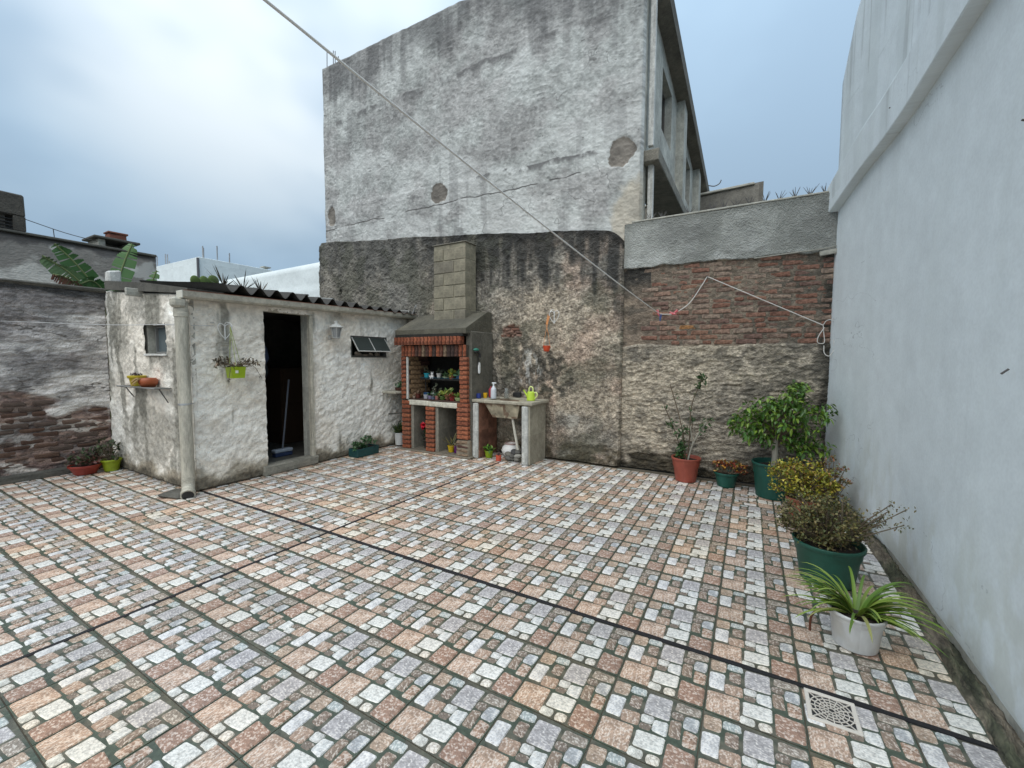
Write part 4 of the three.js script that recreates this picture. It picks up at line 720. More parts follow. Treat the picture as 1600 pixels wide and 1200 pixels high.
// ---------------------------------------------------------------- concrete wash sink
{
  const s = thing('wash_sink', 'outdoor concrete laundry sink on two whitewashed block supports', 'sink');
  rnd = rngOf(19);
  const sm = std({ map: concreteTex, color: rgb(0.74, 0.70, 0.60), bumpMap: grit, bumpScale: 0.004 }), limed = std({ map: concreteTex, color: rgb(1.05, 1.09, 1.12), bumpMap: grit, bumpScale: 0.008 });
  const top = part('slab', [cham(0.22, 0.045, 0.55, 0.008, 0.004, -3.395, 0.838, -5.20), cham(0.22, 0.045, 0.55, 0.008, 0.004, -2.625, 0.838, -5.20), cham(0.56, 0.045, 0.07, 0.008, 0.003, -3.01, 0.838, -4.96), cham(0.56, 0.045, 0.10, 0.008, 0.003, -3.01, 0.838, -5.42)], sm, s);
  const bt = paint(256, 256, 0.6, 0.6, (x, y) => { const k = 0.6 + 0.7 * fbm(x * 14, y * 14, 4); return mix3(mul3([200, 192, 172], k), [132, 104, 88], sst(0.5, 0.62, fbm(x * 9 + 3, y * 9, 3)) * 0.7); });
  // basin: tapered trough, hollow
  { const o = [[-3.31, -2.72, -4.965, -5.40, 0.83], [-3.19, -2.79, -5.02, -5.34, 0.61]], n = [[-3.27, -2.76, -5.0, -5.37, 0.835], [-3.16, -2.82, -5.05, -5.31, 0.64]];
    const c = ([a, b, z1, z2, y]) => [[a, y, z1], [b, y, z1], [b, y, z2], [a, y, z2]]; const v = [], quad = (A, B, C, D) => v.push(...A, ...B, ...C, ...A, ...C, ...D);
    const A = c(o[0]), B = c(o[1]), C = c(n[0]), D = c(n[1]);
    for (let i = 0; i < 4; i++) { const j = (i + 1) % 4; quad(B[i], B[j], A[j], A[i]); quad(C[i], C[j], D[j], D[i]); quad(A[i], A[j], C[j], C[i]); } quad(B[3], B[2], B[1], B[0]); quad(D[0], D[1], D[2], D[3]);
    const g = new THREE.BufferGeometry(); g.setAttribute('position', new THREE.Float32BufferAttribute(v, 3)); g.computeVertexNormals(); part('basin', metreUV(g, 0.6), std({ map: bt, bumpMap: grit, bumpScale: 0.004, color: rgb(0.62, 0.6, 0.55) }), s); }
  part('support', cham(0.10, 0.81, 0.50, 0.008, 0.008, -3.43, 0.405, -5.20, 2), std({ map: brickTex, color: rgb(0.30, 0.15, 0.10), bumpMap: grit, bumpScale: 0.006 }), s);
  part('limewashed_face', cham(0.095, 0.80, 0.05, 0.012, 0.014, -3.43, 0.405, -4.945), limed, s);
  part('support', cham(0.085, 0.81, 0.50, 0.008, 0.008, -2.60, 0.405, -5.20, 2), sm, s);
  part('limewashed_face', cham(0.09, 0.80, 0.05, 0.010, 0.010, -2.62, 0.405, -4.945), limed, s);
  part('waste_pipe', rod([-2.90, 0.62, -5.08], [-2.80, 0.01, -5.12], 0.02, 0.02, 10), creamPlastic, s);
  const tap = part('tap', [rod([-2.93, 1.0, -5.46], [-2.93, 1.0, -5.36], 0.011), rod([-2.93, 1.0, -5.36], [-2.93, 0.965, -5.345], 0.011), rod([-2.965, 1.025, -5.40], [-2.895, 1.025, -5.40], 0.006), rod([-2.93, 1.0, -5.40], [-2.93, 1.025, -5.40], 0.006), rod([-2.86, 1.005, -5.46], [-2.84, 1.01, -5.36], 0.008)], std({ color: rgb(0.16, 0.13, 0.08), metalness: 0.6, roughness: 0.5 }), s);
  part('soap_recess', cham(0.13, 0.07, 0.04, 0.005, 0.004, -3.03, 0.905, -5.45), blackIron, s);
}
// things standing on the sink and hung round it
{
  const y = 0.861;
  const solo = (n, l, c, g, m, p, r, grp) => { const o = part(numbered(n), g, m, scene, p, r); o.userData = { label: l, category: c, ...(grp ? { group: grp } : {}) }; return o; };
  solo('blue_jar', 'small dark blue jar at the left end of the sink', 'jar', lathe([[0, 0], [0.032, 0], [0.036, 0.01], [0.034, 0.07], [0.03, 0.075], [0.026, 0.02], [0, 0.015]], 16), plastic(0.02, 0.04, 0.22), [-3.46, y, -5.06]);
  solo('yellow_cup', 'yellow plastic cup beside the blue jar on the sink', 'cup', lathe([[0, 0], [0.026, 0], [0.034, 0.075], [0.031, 0.075], [0.024, 0.006], [0, 0.006]], 16), plastic(0.80, 0.48, 0.02), [-3.41, y, -5.16]);
  const pk = thing('detergent_bottle', 'pink red plastic bottle behind the yellow cup on the sink', 'bottle', [-3.37, y, -5.25]);
  part('body', cham(0.07, 0.14, 0.045, 0.014, 0.002, 0, 0.07, 0), plastic(0.45, 0.05, 0.07), pk); part('cap', rod([0, 0.14, 0], [0, 0.17, 0], 0.014), plastic(0.4, 0.06, 0.08), pk);
  const pb = thing('pump_bottle', 'tall translucent white pump spray bottle on the sink', 'bottle', [-3.24, y, -5.12]);
  part('body', lathe([[0, 0], [0.040, 0.002], [0.042, 0.01], [0.042, 0.13], [0.036, 0.155], [0.018, 0.172], [0.016, 0.185], [0, 0.185]], 18), plastic(0.62, 0.66, 0.70, 0.3), pb); part('pump', [rod([0, 0.185, 0], [0, 0.225, 0], 0.012), cham(0.07, 0.018, 0.022, 0.004, 0, 0.008, 0.23, 0)], plastic(0.75, 0.78, 0.8), pb);
  const gj = thing('glass_jar', 'clear glass jar to the right of the pump bottle', 'jar', [-3.13, y, -5.30]);
  part('glass', lathe([[0, 0], [0.034, 0], [0.036, 0.10], [0.024, 0.13], [0.024, 0.15], [0.021, 0.15], [0.021, 0.128], [0.032, 0.098], [0.030, 0.005], [0, 0.005]], 18), new THREE.MeshPhysicalMaterial({ color: rgb(0.8, 0.82, 0.8), roughness: 0.1, transmission: 0.85, thickness: 0.003 }), gj);
  const wc = thing('watering_can', 'lime yellow watering can at the right end of the sink', 'watering can', [-2.66, y, -5.18]);
  const lime = plastic(0.50, 0.68, 0.06, 0.4);
  part('body', lathe([[0, 0], [0.058, 0], [0.06, 0.01], [0.052, 0.115], [0.046, 0.125], [0.03, 0.128], [0.028, 0.122], [0.045, 0.115], [0.05, 0.02], [0, 0.015]], 22), lime, wc);
  part('spout', [rod([-0.05, 0.05, 0], [-0.105, 0.135, 0.01], 0.016, 0.009, 10), rod([-0.103, 0.13, 0.01], [-0.112, 0.145, 0.012], 0.010, 0.016, 10)], lime, wc);
  part('handle', [tube([[0.045, 0.11, 0], [0.085, 0.115, 0], [0.095, 0.075, 0], [0.06, 0.03, 0]], 0.009, 16, 8), tube([[-0.03, 0.12, 0], [-0.028, 0.175, 0], [0, 0.195, 0], [0.028, 0.175, 0], [0.03, 0.12, 0]], 0.009, 18, 8)], plastic(0.72, 0.80, 0.30), wc);
  // under the sink
  const um = thing('white_urn', 'round white pottery urn with pinkish rim under the sink', 'urn', [-3.02, 0.006, -5.26]);
  part('body', lathe([[0, 0], [0.07, 0], [0.125, 0.05], [0.145, 0.10], [0.125, 0.155], [0.085, 0.185], [0.085, 0.20], [0.07, 0.2], [0.07, 0.18], [0, 0.15]], 24), plastic(0.72, 0.72, 0.70, 0.5), um); part('rim', lathe([[0.07, 0.195], [0.09, 0.192], [0.095, 0.205], [0.08, 0.212], [0.07, 0.2]], 24), plastic(0.4, 0.28, 0.26), um);
  const bag = thing('stone_heap', 'heap of grey and white banded stones under the sink', 'stones', [-2.88, 0.006, -5.07]);
  rnd = rngOf(61);
  const stm = [std({ map: concreteTex, color: rgb(0.22, 0.22, 0.22) }), std({ map: concreteTex, color: rgb(0.62, 0.62, 0.6) }), std({ map: concreteTex, color: rgb(0.36, 0.35, 0.33) }), std({ color: rgb(0.06, 0.06, 0.06) })];
  for (let i = 0; i < 9; i++) { const lay = i < 4 ? 0 : i < 7 ? 1 : 2; part('stone', ball(0.062, 0, 0, 0, 1.25, 0.55, 0.8, 10, 6), stm[i % 4], bag, [(i % 3 - 1) * 0.065 + rr(-0.015, 0.015), 0.032 + lay * 0.045, rr(-0.035, 0.04)], [0, rr(0, 3), rr(-0.25, 0.25)]); }
  const rb = thing('red_bottle', 'small red plant pot with dark pump top under the sink', 'bottle', [-3.06, 0.006, -4.97]);
  part('body', rod([0, 0, 0], [0, 0.075, 0], 0.038, 0.04, 16), plastic(0.55, 0.09, 0.05), rb); part('cap', [rod([0, 0.075, 0], [0, 0.11, 0], 0.014), cham(0.05, 0.02, 0.02, 0.004, 0, 0.01, 0.115, 0)], plastic(0.05, 0.03, 0.03), rb);
  // brush and cord hung on the barbecue's side wall
  const br = thing('scrubbing_brush', 'green and black scrubbing brush hung on the barbecue side wall', 'brush', [-3.455, 1.55, -4.99]);
  part('back', ball(0.05, 0, 0.02, 0, 0.55, 0.45, 1.25), plastic(0.05, 0.24, 0.18), br); part('bristles', ball(0.045, 0.004, -0.01, 0, 0.6, 0.5, 1.2), blackIron, br); part('grip', tube([[0, -0.005, -0.05], [0.01, -0.05, -0.08], [0.012, -0.09, -0.075]], 0.016, 10, 8), blackIron, br);
  const tg = thing('bottle_brush', 'white handled bottle brush hanging from a cord beside the scrubbing brush', 'brush', [-3.45, 1.23, -5.06]);
  part('grip', [tube([[0, 0.02, -0.012], [0, 0.0, 0], [0, 0.02, 0.014], [0, 0.13, 0.014], [0, 0.15, 0], [0, 0.13, -0.012], [0, 0.02, -0.012]], 0.011, 30, 8)], plastic(0.82, 0.82, 0.8), tg); part('cord', rod([0, 0.15, 0], [0, 0.27, 0.012], 0.003, 0.003, 5), blackIron, tg); part('blade', rod([0, -0.03, 0.012], [0, 0.25, 0.03], 0.005, 0.005, 6), blackIron, tg);
}
// heart shaped wire hooks
function heartHook(label, pos, turn) {
  const h = thing('wire_hook', label, 'hook', pos, undefined, turn), m = plastic(0.72, 0.72, 0.7);
  part('heart', [tube([[0, -0.11, 0.006], [-0.05, -0.05, 0.006], [-0.075, 0.02, 0.006], [-0.05, 0.06, 0.006], [-0.012, 0.045, 0.006], [0, 0.02, 0.006]], 0.0045, 30, 6), tube([[0, -0.11, 0.006], [0.05, -0.05, 0.006], [0.075, 0.02, 0.006], [0.05, 0.06, 0.006], [0.012, 0.045, 0.006], [0, 0.02, 0.006]], 0.0045, 30, 6), rod([0, -0.12, 0.004], [0, 0.05, 0.004], 0.006)], m, h);
  part('arm', tube([[0, 0.05, 0], [0.0, 0.075, 0.04], [0.0, 0.06, 0.11], [0, 0.03, 0.13]], 0.005, 16, 6), m, h);
  return h;
}
heartHook('white heart shaped wire hook on the shed wall left of the doorway', [-5.10, 1.76, -2.47], Math.PI / 2 + 0.1);
heartHook('white heart shaped wire hook on the rough wall above the sink', [-2.45, 2.06, -5.475], 0);
{
  const w = std({ color: rgb(0.45, 0.45, 0.44) });
  const a = part(numbered('line_wire'), [tube([[-7.27, 1.84, -1.24], [-6.2, 1.80, -1.80], [-5.5, 1.80, -2.13 + 0.06], [-5.09, 1.825, -2.36]], 0.004, 30, 5)], w, scene); a.userData = { label: 'thin grey wire strung from the left wall past the downpipe', category: 'wire' };
  const b = part(numbered('line_wire'), [tube([[-5.7, 1.795, -2.05], [-5.45, 1.79, -2.04], [-5.05, 1.78, -2.2], [-5.095, 1.79, -2.36]], 0.004, 20, 5)], w, scene); b.userData = { label: 'short loose wire end nailed beside the downpipe', category: 'wire' };
}

// ---------------------------------------------------------------- clothesline
{
  const l = thing('clothesline', 'white rope clothesline crossing the yard to the brick wall', 'rope');
  const m = std({ color: rgb(0.66, 0.64, 0.60), roughness: 0.9 });
  const a = [-1.35, 2.56, -0.81], b = [-1.0, 2.0, -5.38];
  const P = []; for (let i = -4; i <= 12; i++) { const t = i / 12; P.push([mix(a[0], b[0], t), mix(a[1], b[1], t) - 0.05 * (t < 0 ? 0 : 4 * t * (1 - t) * 0.5), mix(a[2], b[2], t)]); }
  part('long_span', tube(P, 0.0052, 80, 7), m, l);
  part('sagging_span', tube([[-1.0, 2.0, -5.38], [-0.93, 1.995, -5.40], [-0.83, 2.01, -5.43], [-0.68, 2.12, -5.47], [-0.56, 2.31, -5.50], [-0.495, 2.428, -5.51]], 0.0052, 40, 6), m, l);
  part('taut_span', rod([-0.495, 2.428, -5.51], [0.64, 1.815, -5.50], 0.0048), m, l);
  part('loose_end', [tube([[0.64, 1.815, -5.50], [0.65, 1.72, -5.50], [0.655, 1.63, -5.49], [0.60, 1.63, -5.48], [0.60, 1.69, -5.48], [0.65, 1.79, -5.49]], 0.0042, 40, 6), tube([[0.64, 1.815, -5.50], [0.665, 1.86, -5.47], [0.72, 1.87, -5.44]], 0.0042, 16, 6), tube([[0.655, 1.60, -5.5], [0.66, 1.52, -5.48], [0.70, 1.49, -5.46], [0.735, 1.56, -5.45], [0.73, 1.66, -5.45]], 0.0042, 24, 6)], m, l);
  part('nail', rod([-0.495, 2.43, -5.58], [-0.495, 2.432, -5.49], 0.006), wire, l);
  const peg = (label, p, r, c, c2) => { const g = thing('clothes_peg', label, 'clothes peg', p, 'pegs on the clothesline'); part('prong', cham(0.012, 0.085, 0.012, 0.003, 0, -0.006, -0.01, 0), c, g, [0, 0, 0], [0, 0, 0.12]); part('prong', cham(0.012, 0.085, 0.012, 0.003, 0, 0.006, -0.01, 0), c2, g, [0, 0, 0], [0, 0, -0.12]); g.rotation.z = r; };
  const pk = plastic(0.62, 0.10, 0.12), pk2 = plastic(0.7, 0.2, 0.22);
  peg('pink clothes peg standing upright on the rope', [-1.02, 2.02, -5.37], 0.35, pk, pk2); peg('blue clothes peg hanging below the rope', [-0.99, 1.965, -5.375], -0.05, plastic(0.05, 0.08, 0.25), plastic(0.05, 0.08, 0.25));
  peg('pink clothes peg lying along the rope, left of the pair', [-0.865, 2.005, -5.42], 1.25, pk, pk2); peg('pink clothes peg lying along the rope, right of the pair', [-0.825, 2.022, -5.43], -0.9, pk2, pk);
}
// ---------------------------------------------------------------- drain grate
{
  const g = thing('drain_grate', 'square cream drain grate with cobweb pattern set in the tiles', 'drain grate', [0.336, 0.0045, -2.083]);
  const m = std({ color: rgb(0.70, 0.64, 0.56), roughness: 0.5 });
  const s = 0.088, fr = []; for (const [w, d, x, z] of [[2 * s, 0.016, 0, s - 0.008], [2 * s, 0.016, 0, -s + 0.008], [0.016, 2 * s - 0.032, s - 0.008, 0], [0.016, 2 * s - 0.032, -s + 0.008, 0]]) fr.push(cham(w, 0.008, d, 0.002, 0, x, 0.002, z));
  part('frame', fr, m, g);
  const web = []; const i = s - 0.016, bar = (x0, z0, x1, z1, w = 0.0034) => { const L = Math.hypot(x1 - x0, z1 - z0), b = box(L, 0.005, w, 0, 0.0015, 0); b.rotateY(-Math.atan2(z1 - z0, x1 - x0)); b.translate((x0 + x1) / 2, 0, (z0 + z1) / 2); web.push(b); };
  const N = 16; for (let k = 0; k < N; k++) { const a = k / N * Math.PI * 2, c = Math.cos(a), q = Math.sin(a), r1 = i / Math.max(Math.abs(c), Math.abs(q)), r0 = k % 2 ? 0.026 : 0.010; bar(c * r0, q * r0, c * r1, q * r1); }
  for (const r of [0.012, 0.026, 0.042, 0.058, 0.074]) for (let k = 0; k < N; k++) { const a = k / N * 6.2832, b = (k + 1) / N * 6.2832; bar(Math.cos(a) * r, Math.sin(a) * r, Math.cos(b) * r, Math.sin(b) * r, 0.0032); }
  part('web', mergeGeometries(web), m, g);
  part('dark_pit', box(2 * i, 0.002, 2 * i, 0, -0.0005, 0), blackIron, g);
}

// ---------------------------------------------------------------- plants
const V3 = (x, y, z) => new THREE.Vector3(x, y, z);
class Leaves {
  constructor() { this.p = []; this.c = []; }
  add(o, d, len, wid, { droop = 0.2, fold = 0.25, col = [0.05, 0.12, 0.02] } = {}) {
    d = d.clone().normalize(); let side = new THREE.Vector3().crossVectors(d, V3(0, 1, 0)); if (side.lengthSq() < 1e-4) side.set(1, 0, 0); side.normalize();
    const tw = rr(-0.7, 0.7); side.applyAxisAngle(d, tw); const up = new THREE.Vector3().crossVectors(side, d).normalize();
    const S = [[0, 0.12], [0.38, 1], [0.72, 0.72], [1, 0.03]].map(([t, w]) => { const c = o.clone().addScaledVector(d, len * t); c.y -= droop * len * t * t; const e = wid * w / 2; return [c.clone().addScaledVector(side, -e).addScaledVector(up, e * fold), c, c.clone().addScaledVector(side, e).addScaledVector(up, e * fold)]; });
    const tri = (a, b, c) => { for (const q of [a, b, c]) this.p.push(q.x, q.y, q.z); for (let i = 0; i < 3; i++) this.c.push(...col); };
    for (let i = 0; i < 3; i++) { const A = S[i], B = S[i + 1]; if (i < 2) { tri(A[0], A[1], B[1]); tri(A[0], B[1], B[0]); tri(A[1], A[2], B[2]); tri(A[1], B[2], B[1]); } else { tri(A[0], A[1], B[1]); tri(A[1], A[2], B[1]); } }
  }
  build() { const g = new THREE.BufferGeometry(); g.setAttribute('position', new THREE.Float32BufferAttribute(this.p, 3)); g.setAttribute('color', new THREE.Float32BufferAttribute(this.c, 3)); g.computeVertexNormals(); return g; }
}
const leafMat = new THREE.MeshPhysicalMaterial({ vertexColors: true, roughness: 0.55, side: THREE.DoubleSide, transmission: 0.0 });
const waxMat = std({ vertexColors: true, roughness: 0.4, side: THREE.DoubleSide });
const shade = (c, a = 0.3) => { const k = rr(1 - a, 1 + a); return [c[0] * k * rr(0.9, 1.1), c[1] * k, c[2] * k * rr(0.85, 1.15)]; };
const randDir = (up = 0) => { const a = rr(0, 6.283), y = rr(-1, 1); const r = Math.sqrt(1 - y * y); return V3(Math.cos(a) * r, y + up, Math.sin(a) * r).normalize(); };
function foliage(bag, parent, mat = leafMat, name = 'foliage') { const m = part(name, bag.build(), mat, parent); m.userData.kind = 'stuff'; return m; }
const potTex = paint(256, 256, 1, 1, (x, y) => { const f = fbm(x * 7, y * 7, 5), g = fbm(x * 30, y * 30, 3), d = sst(0.55, 0.72, fbm(x * 5 + 4, y * 9, 5)); return mix3(mul3([240, 240, 240], 0.84 + 0.22 * f + 0.1 * (g - 0.5)), [196, 190, 178], d * 0.4); });
const potMat = (r, g, b, ro = 0.5) => std({ color: rgb(r, g, b), map: potTex, roughness: ro });
// a plastic pot: body, rolled rim, soil
function pot(t, rt, rb, h, mat, { lip = 0.012, lipH = 0.03, band = 0, seg = 30, soil = true } = {}) {
  const w = 0.006, pr = [[0, 0.004], [rb - 0.008, 0], [rb, 0.006]];
  if (band) { const rB = mix(rb, rt, band); pr.push([rB, h * band], [rB + 0.007, h * band + 0.006]); }
  pr.push([rt - 0.004 + (band ? 0.005 : 0), h - lipH], [rt + lip - 0.003, h - lipH + 0.003], [rt + lip, h - 0.006], [rt + lip - 0.004, h], [rt - 0.002, h - 0.003], [rt - w - 0.006, h - lipH], [mix(rb, rt, 0.7) - w, h * 0.7], [0, h * 0.7]);
  const b = part('pot', lathe(pr, seg), mat, t);
  if (soil) { const r = mix(rb, rt, 0.86) - 0.002; const g = new THREE.CircleGeometry(r, 24, 0, 6.2832); g.rotateX(-Math.PI / 2); const p = g.attributes.position; part('soil', metreUV(lathe([[0, 0.012], [r * 0.6, 0.006], [r, 0]], 20)), soilMat, t, [0, h * 0.86, 0]); }
  return b;
}
function twig(pts, r) { return tube(pts, r, 10, 5); }

const RIGHT = 'potted plants along the right of the yard';
{ // 1 tall spindly plant in the terracotta coloured pot
  rnd = rngOf(101); const t = thing('potted_plant', 'tall spindly shrub in a terracotta coloured plastic pot by the stucco wall', 'potted plant', [-0.64, 0.004, -5.30], RIGHT);
  pot(t, 0.155, 0.115, 0.285, potMat(0.42, 0.10, 0.065), { band: 0.62 });
  const st = [[[0, 0.24, 0], [-0.03, 0.5, 0.01], [-0.10, 0.80, 0.0], [-0.20, 1.14, 0.02]], [[0.01, 0.24, 0], [0.03, 0.55, 0], [0.04, 0.9, -0.01], [0.15, 1.22, 0]], [[0.02, 0.24, 0.01], [0.06, 0.42, 0], [0.14, 0.60, 0.02], [0.21, 0.72, 0.02]], [[-0.02, 0.24, 0], [-0.09, 0.45, 0], [-0.15, 0.62, 0], [-0.26, 0.88, 0.02]], [[0, 0.25, 0.02], [-0.03, 0.42, 0.03], [-0.04, 0.56, 0.05], [-0.02, 0.66, 0.06]], [[0.02, 0.25, 0], [0.02, 0.45, -0.04], [0.05, 0.66, -0.05], [0.03, 0.78, -0.06]]];
  part('stem', st.slice(0, 2).concat(st.slice(3)).map(s => twig(s, 0.0065)), bark, t); part('pale_stem', [twig(st[2], 0.010), twig([[0.07, 0.44, 0], [0.05, 0.56, 0.02], [0.04, 0.66, 0.02]], 0.007)], paleBark, t);
  const L = new Leaves();
  const clump = (c, r, n, s) => { for (let i = 0; i < n; i++) { const d = randDir(0.3); L.add(V3(...c).addScaledVector(randDir(), r * Math.cbrt(rnd())), d, s * rr(0.7, 1.3), s * 0.5, { col: shade([0.035, 0.085, 0.022], 0.45), droop: 0.1 }); } };
  clump([0.15, 1.21, 0], 0.055, 44, 0.05); clump([0.10, 1.14, 0], 0.04, 18, 0.045); clump([0.07, 1.02, 0], 0.03, 6, 0.04); clump([0.21, 0.70, 0.02], 0.07, 40, 0.045); clump([0.16, 0.62, 0.02], 0.06, 22, 0.04); clump([-0.17, 0.66, 0], 0.06, 34, 0.045); clump([-0.1, 0.55, 0.02], 0.06, 26, 0.045); clump([-0.05, 0.42, 0.03], 0.05, 50, 0.055); clump([-0.07, 0.32, 0.03], 0.05, 56, 0.055); clump([-0.03, 0.6, 0.05], 0.05, 26, 0.05); clump([0.04, 0.72, -0.05], 0.04, 18, 0.045); clump([-0.25, 0.86, 0.02], 0.03, 9, 0.04); clump([0.03, 0.86, 0], 0.025, 8, 0.035); clump([-0.13, 1.0, 0], 0.03, 5, 0.03);
  foliage(L, t);
}
{ // 2 red and yellow succulent in the small green pot
  rnd = rngOf(102); const t = thing('potted_plant', 'red tinged bushy succulent in the smallest round green pot by the stucco wall', 'potted plant', [-0.21, 0.004, -5.30], RIGHT);
  pot(t, 0.118, 0.092, 0.165, potMat(0.012, 0.115, 0.085)); const L = new Leaves(), tw = [];
  for (let i = 0; i < 34; i++) { const a = rr(0, 6.28), r = 0.19 * Math.sqrt(rnd()), c = V3(Math.cos(a) * r * 1.1, 0.17 + rr(0.03, 0.13) - r * 0.15, Math.sin(a) * r * 0.6); tw.push(twig([[c.x * 0.3, 0.15, c.z * 0.3], [c.x * 0.7, 0.17, c.z * 0.7], [c.x, c.y, c.z]], 0.004)); for (let k = 0; k < 9; k++) L.add(c, randDir(0.5), rr(0.025, 0.045), 0.02, { col: rnd() < 0.55 ? shade([0.26, 0.05, 0.025]) : rnd() < 0.6 ? shade([0.42, 0.22, 0.04]) : shade([0.16, 0.15, 0.03]), droop: 0 }); }
  part('stem', tw, bark, t); foliage(L, t, waxMat);
}
{ // 3 glossy tree in the big green tub
  rnd = rngOf(103); const t = thing('potted_tree', 'glossy leafy small tree in a large dark green tub in the corner', 'potted tree', [0.24, 0.004, -5.15], RIGHT);
  pot(t, 0.195, 0.16, 0.37, potMat(0.010, 0.10, 0.075), { band: 0.66, lip: 0.016 }); const L = new Leaves(), tw = [];
  part('trunk', tube([[-0.01, 0.28, 0], [0.005, 0.42, 0.01], [0.0, 0.55, 0], [0.02, 0.72, 0]], 0.030, 14, 10), paleBark, t);
  for (let i = 0; i < 74; i++) {
    let c; do { c = V3(rr(-1, 1), rr(-1, 1), rr(-1, 1)); } while (c.lengthSq() > 1 || c.lengthSq() < 0.16);
    c.set(0.02 + c.x * 0.43, 0.83 + c.y * 0.25 + 0.05 * c.x, 0.02 + c.z * 0.27); if (c.x > 0.3 && c.y > 0.98) c.y -= 0.12; if (rnd() < 0.05) { c.x = rr(0.15, 0.22); c.y = 1.14; }
    if (i < 7) c.set(rr(0.1, 0.42), rr(0.50, 0.60), rr(-0.05, 0.14));
    tw.push(twig([[0.01, rr(0.5, 0.68), 0], [c.x * 0.45, mix(0.62, c.y, 0.5) + 0.03, c.z * 0.5], [c.x, c.y, c.z]], 0.005));
    const out = V3(c.x, 0.12, c.z).normalize();
    for (let k = 0; k < 27; k++) { const d = randDir(0).multiplyScalar(0.8).add(out.clone().multiplyScalar(0.5)); d.y -= 0.35; L.add(c.clone().addScaledVector(randDir(), 0.065), d, rr(0.04, 0.066), rr(0.024, 0.034), { col: rnd() < 0.34 ? shade([0.16, 0.26, 0.03]) : shade([0.06, 0.14, 0.02], 0.4), droop: 0.4, fold: 0.35 }); }
  }
  part('branch', tw, bark, t); foliage(L, t, std({ vertexColors: true, roughness: 0.35, side: THREE.DoubleSide }));
}
function bushy(t, base, n, R, sq, per, size, cols, y0, off = [0, 0], ws = 0.6) {
  const L = new Leaves(), tw = [];
  for (let i = 0; i < n; i++) {
    let c; do { c = V3(rr(-1, 1), rr(-0.7, 1), rr(-1, 1)); } while (c.lengthSq() > 1);
    const p = V3(off[0] + c.x * R, y0 + c.y * R * sq, off[1] + c.z * R * 0.9);
    tw.push(twig([[p.x * 0.1, base, p.z * 0.1], [p.x * 0.55 + rr(-0.02, 0.02), mix(base, p.y, 0.6), p.z * 0.55], [p.x, p.y, p.z]], 0.003));
    for (let k = 0; k < per; k++) L.add(p.clone().addScaledVector(randDir(), rr(0, R * 0.22)), randDir(0.3), size * rr(0.7, 1.3), size * ws, { col: shade(cols[Math.floor(rnd() * cols.length)], 0.35), droop: 0.05 });
  }
  return [L, tw];
}
{ // 4 yellow green shrub
  rnd = rngOf(104); const t = thing('potted_plant', 'dense yellow green shrub in a small terracotta pot between the two green tubs', 'potted plant', [0.44, 0.004, -4.56], RIGHT);
  pot(t, 0.12, 0.095, 0.20, potMat(0.38, 0.13, 0.075)); const [L, tw] = bushy(t, 0.17, 130, 0.27, 0.68, 22, 0.026, [[0.38, 0.33, 0.03], [0.22, 0.24, 0.025], [0.15, 0.18, 0.02], [0.5, 0.42, 0.06], [0.26, 0.15, 0.03]], 0.36, [0.0, 0.0]);
  part('stem', tw, bark, t); foliage(L, t, waxMat);
  rnd = rngOf(114); const u = thing('potted_plant', 'reddish thin leaved shrub tight against the white wall', 'potted plant', [0.64, 0.004, -4.62], RIGHT);
  pot(u, 0.09, 0.075, 0.16, potMat(0.10, 0.06, 0.04)); const [L2, tw2] = bushy(u, 0.14, 40, 0.17, 1.1, 10, 0.026, [[0.20, 0.13, 0.035], [0.12, 0.11, 0.03], [0.22, 0.09, 0.04]], 0.40); part('stem', tw2, bark, u); foliage(L2, u, waxMat);
}
{ // 5 small leaved shrub in the big green pot
  rnd = rngOf(105); const t = thing('potted_plant', 'straggly olive leaved shrub in a wide green pot, nearer than the yellow shrub', 'potted plant', [0.475, 0.004, -3.36], RIGHT);
  pot(t, 0.185, 0.148, 0.265, potMat(0.018, 0.105, 0.07), { band: 0.68, lip: 0.014 });
  const cols = [[0.10, 0.105, 0.03], [0.16, 0.15, 0.05], [0.07, 0.08, 0.025], [0.20, 0.16, 0.06], [0.12, 0.09, 0.035]];
  const [L, tw] = bushy(t, 0.22, 190, 0.25, 0.72, 20, 0.021, cols, 0.385, [-0.03, -0.02], 0.6);
  for (let i = 0; i < 20; i++) { const a = rr(0, 1), p = V3(mix(0.16, 0.33, a) , mix(0.36, 0.56, a) + rr(-0.08, 0.05), mix(0.0, 0.10, a) + rr(-0.1, 0.1)); tw.push(twig([[0.03, 0.23, 0], [p.x * 0.6, mix(0.25, p.y, 0.55), p.z * 0.6], [p.x, p.y, p.z]], 0.003)); for (let k = 0; k < 13; k++) L.add(p.clone().addScaledVector(randDir(), rr(0, 0.05)), randDir(0.3), 0.018 * rr(0.7, 1.3), 0.009, { col: shade(cols[Math.floor(rnd() * 5)]) }); }
  part('stem', tw, bark, t); part('cane', rod([0.06, 0.2, 0.06], [0.055, 0.55, 0.06], 0.004, 0.004, 5), bark, t); foliage(L, t);
}
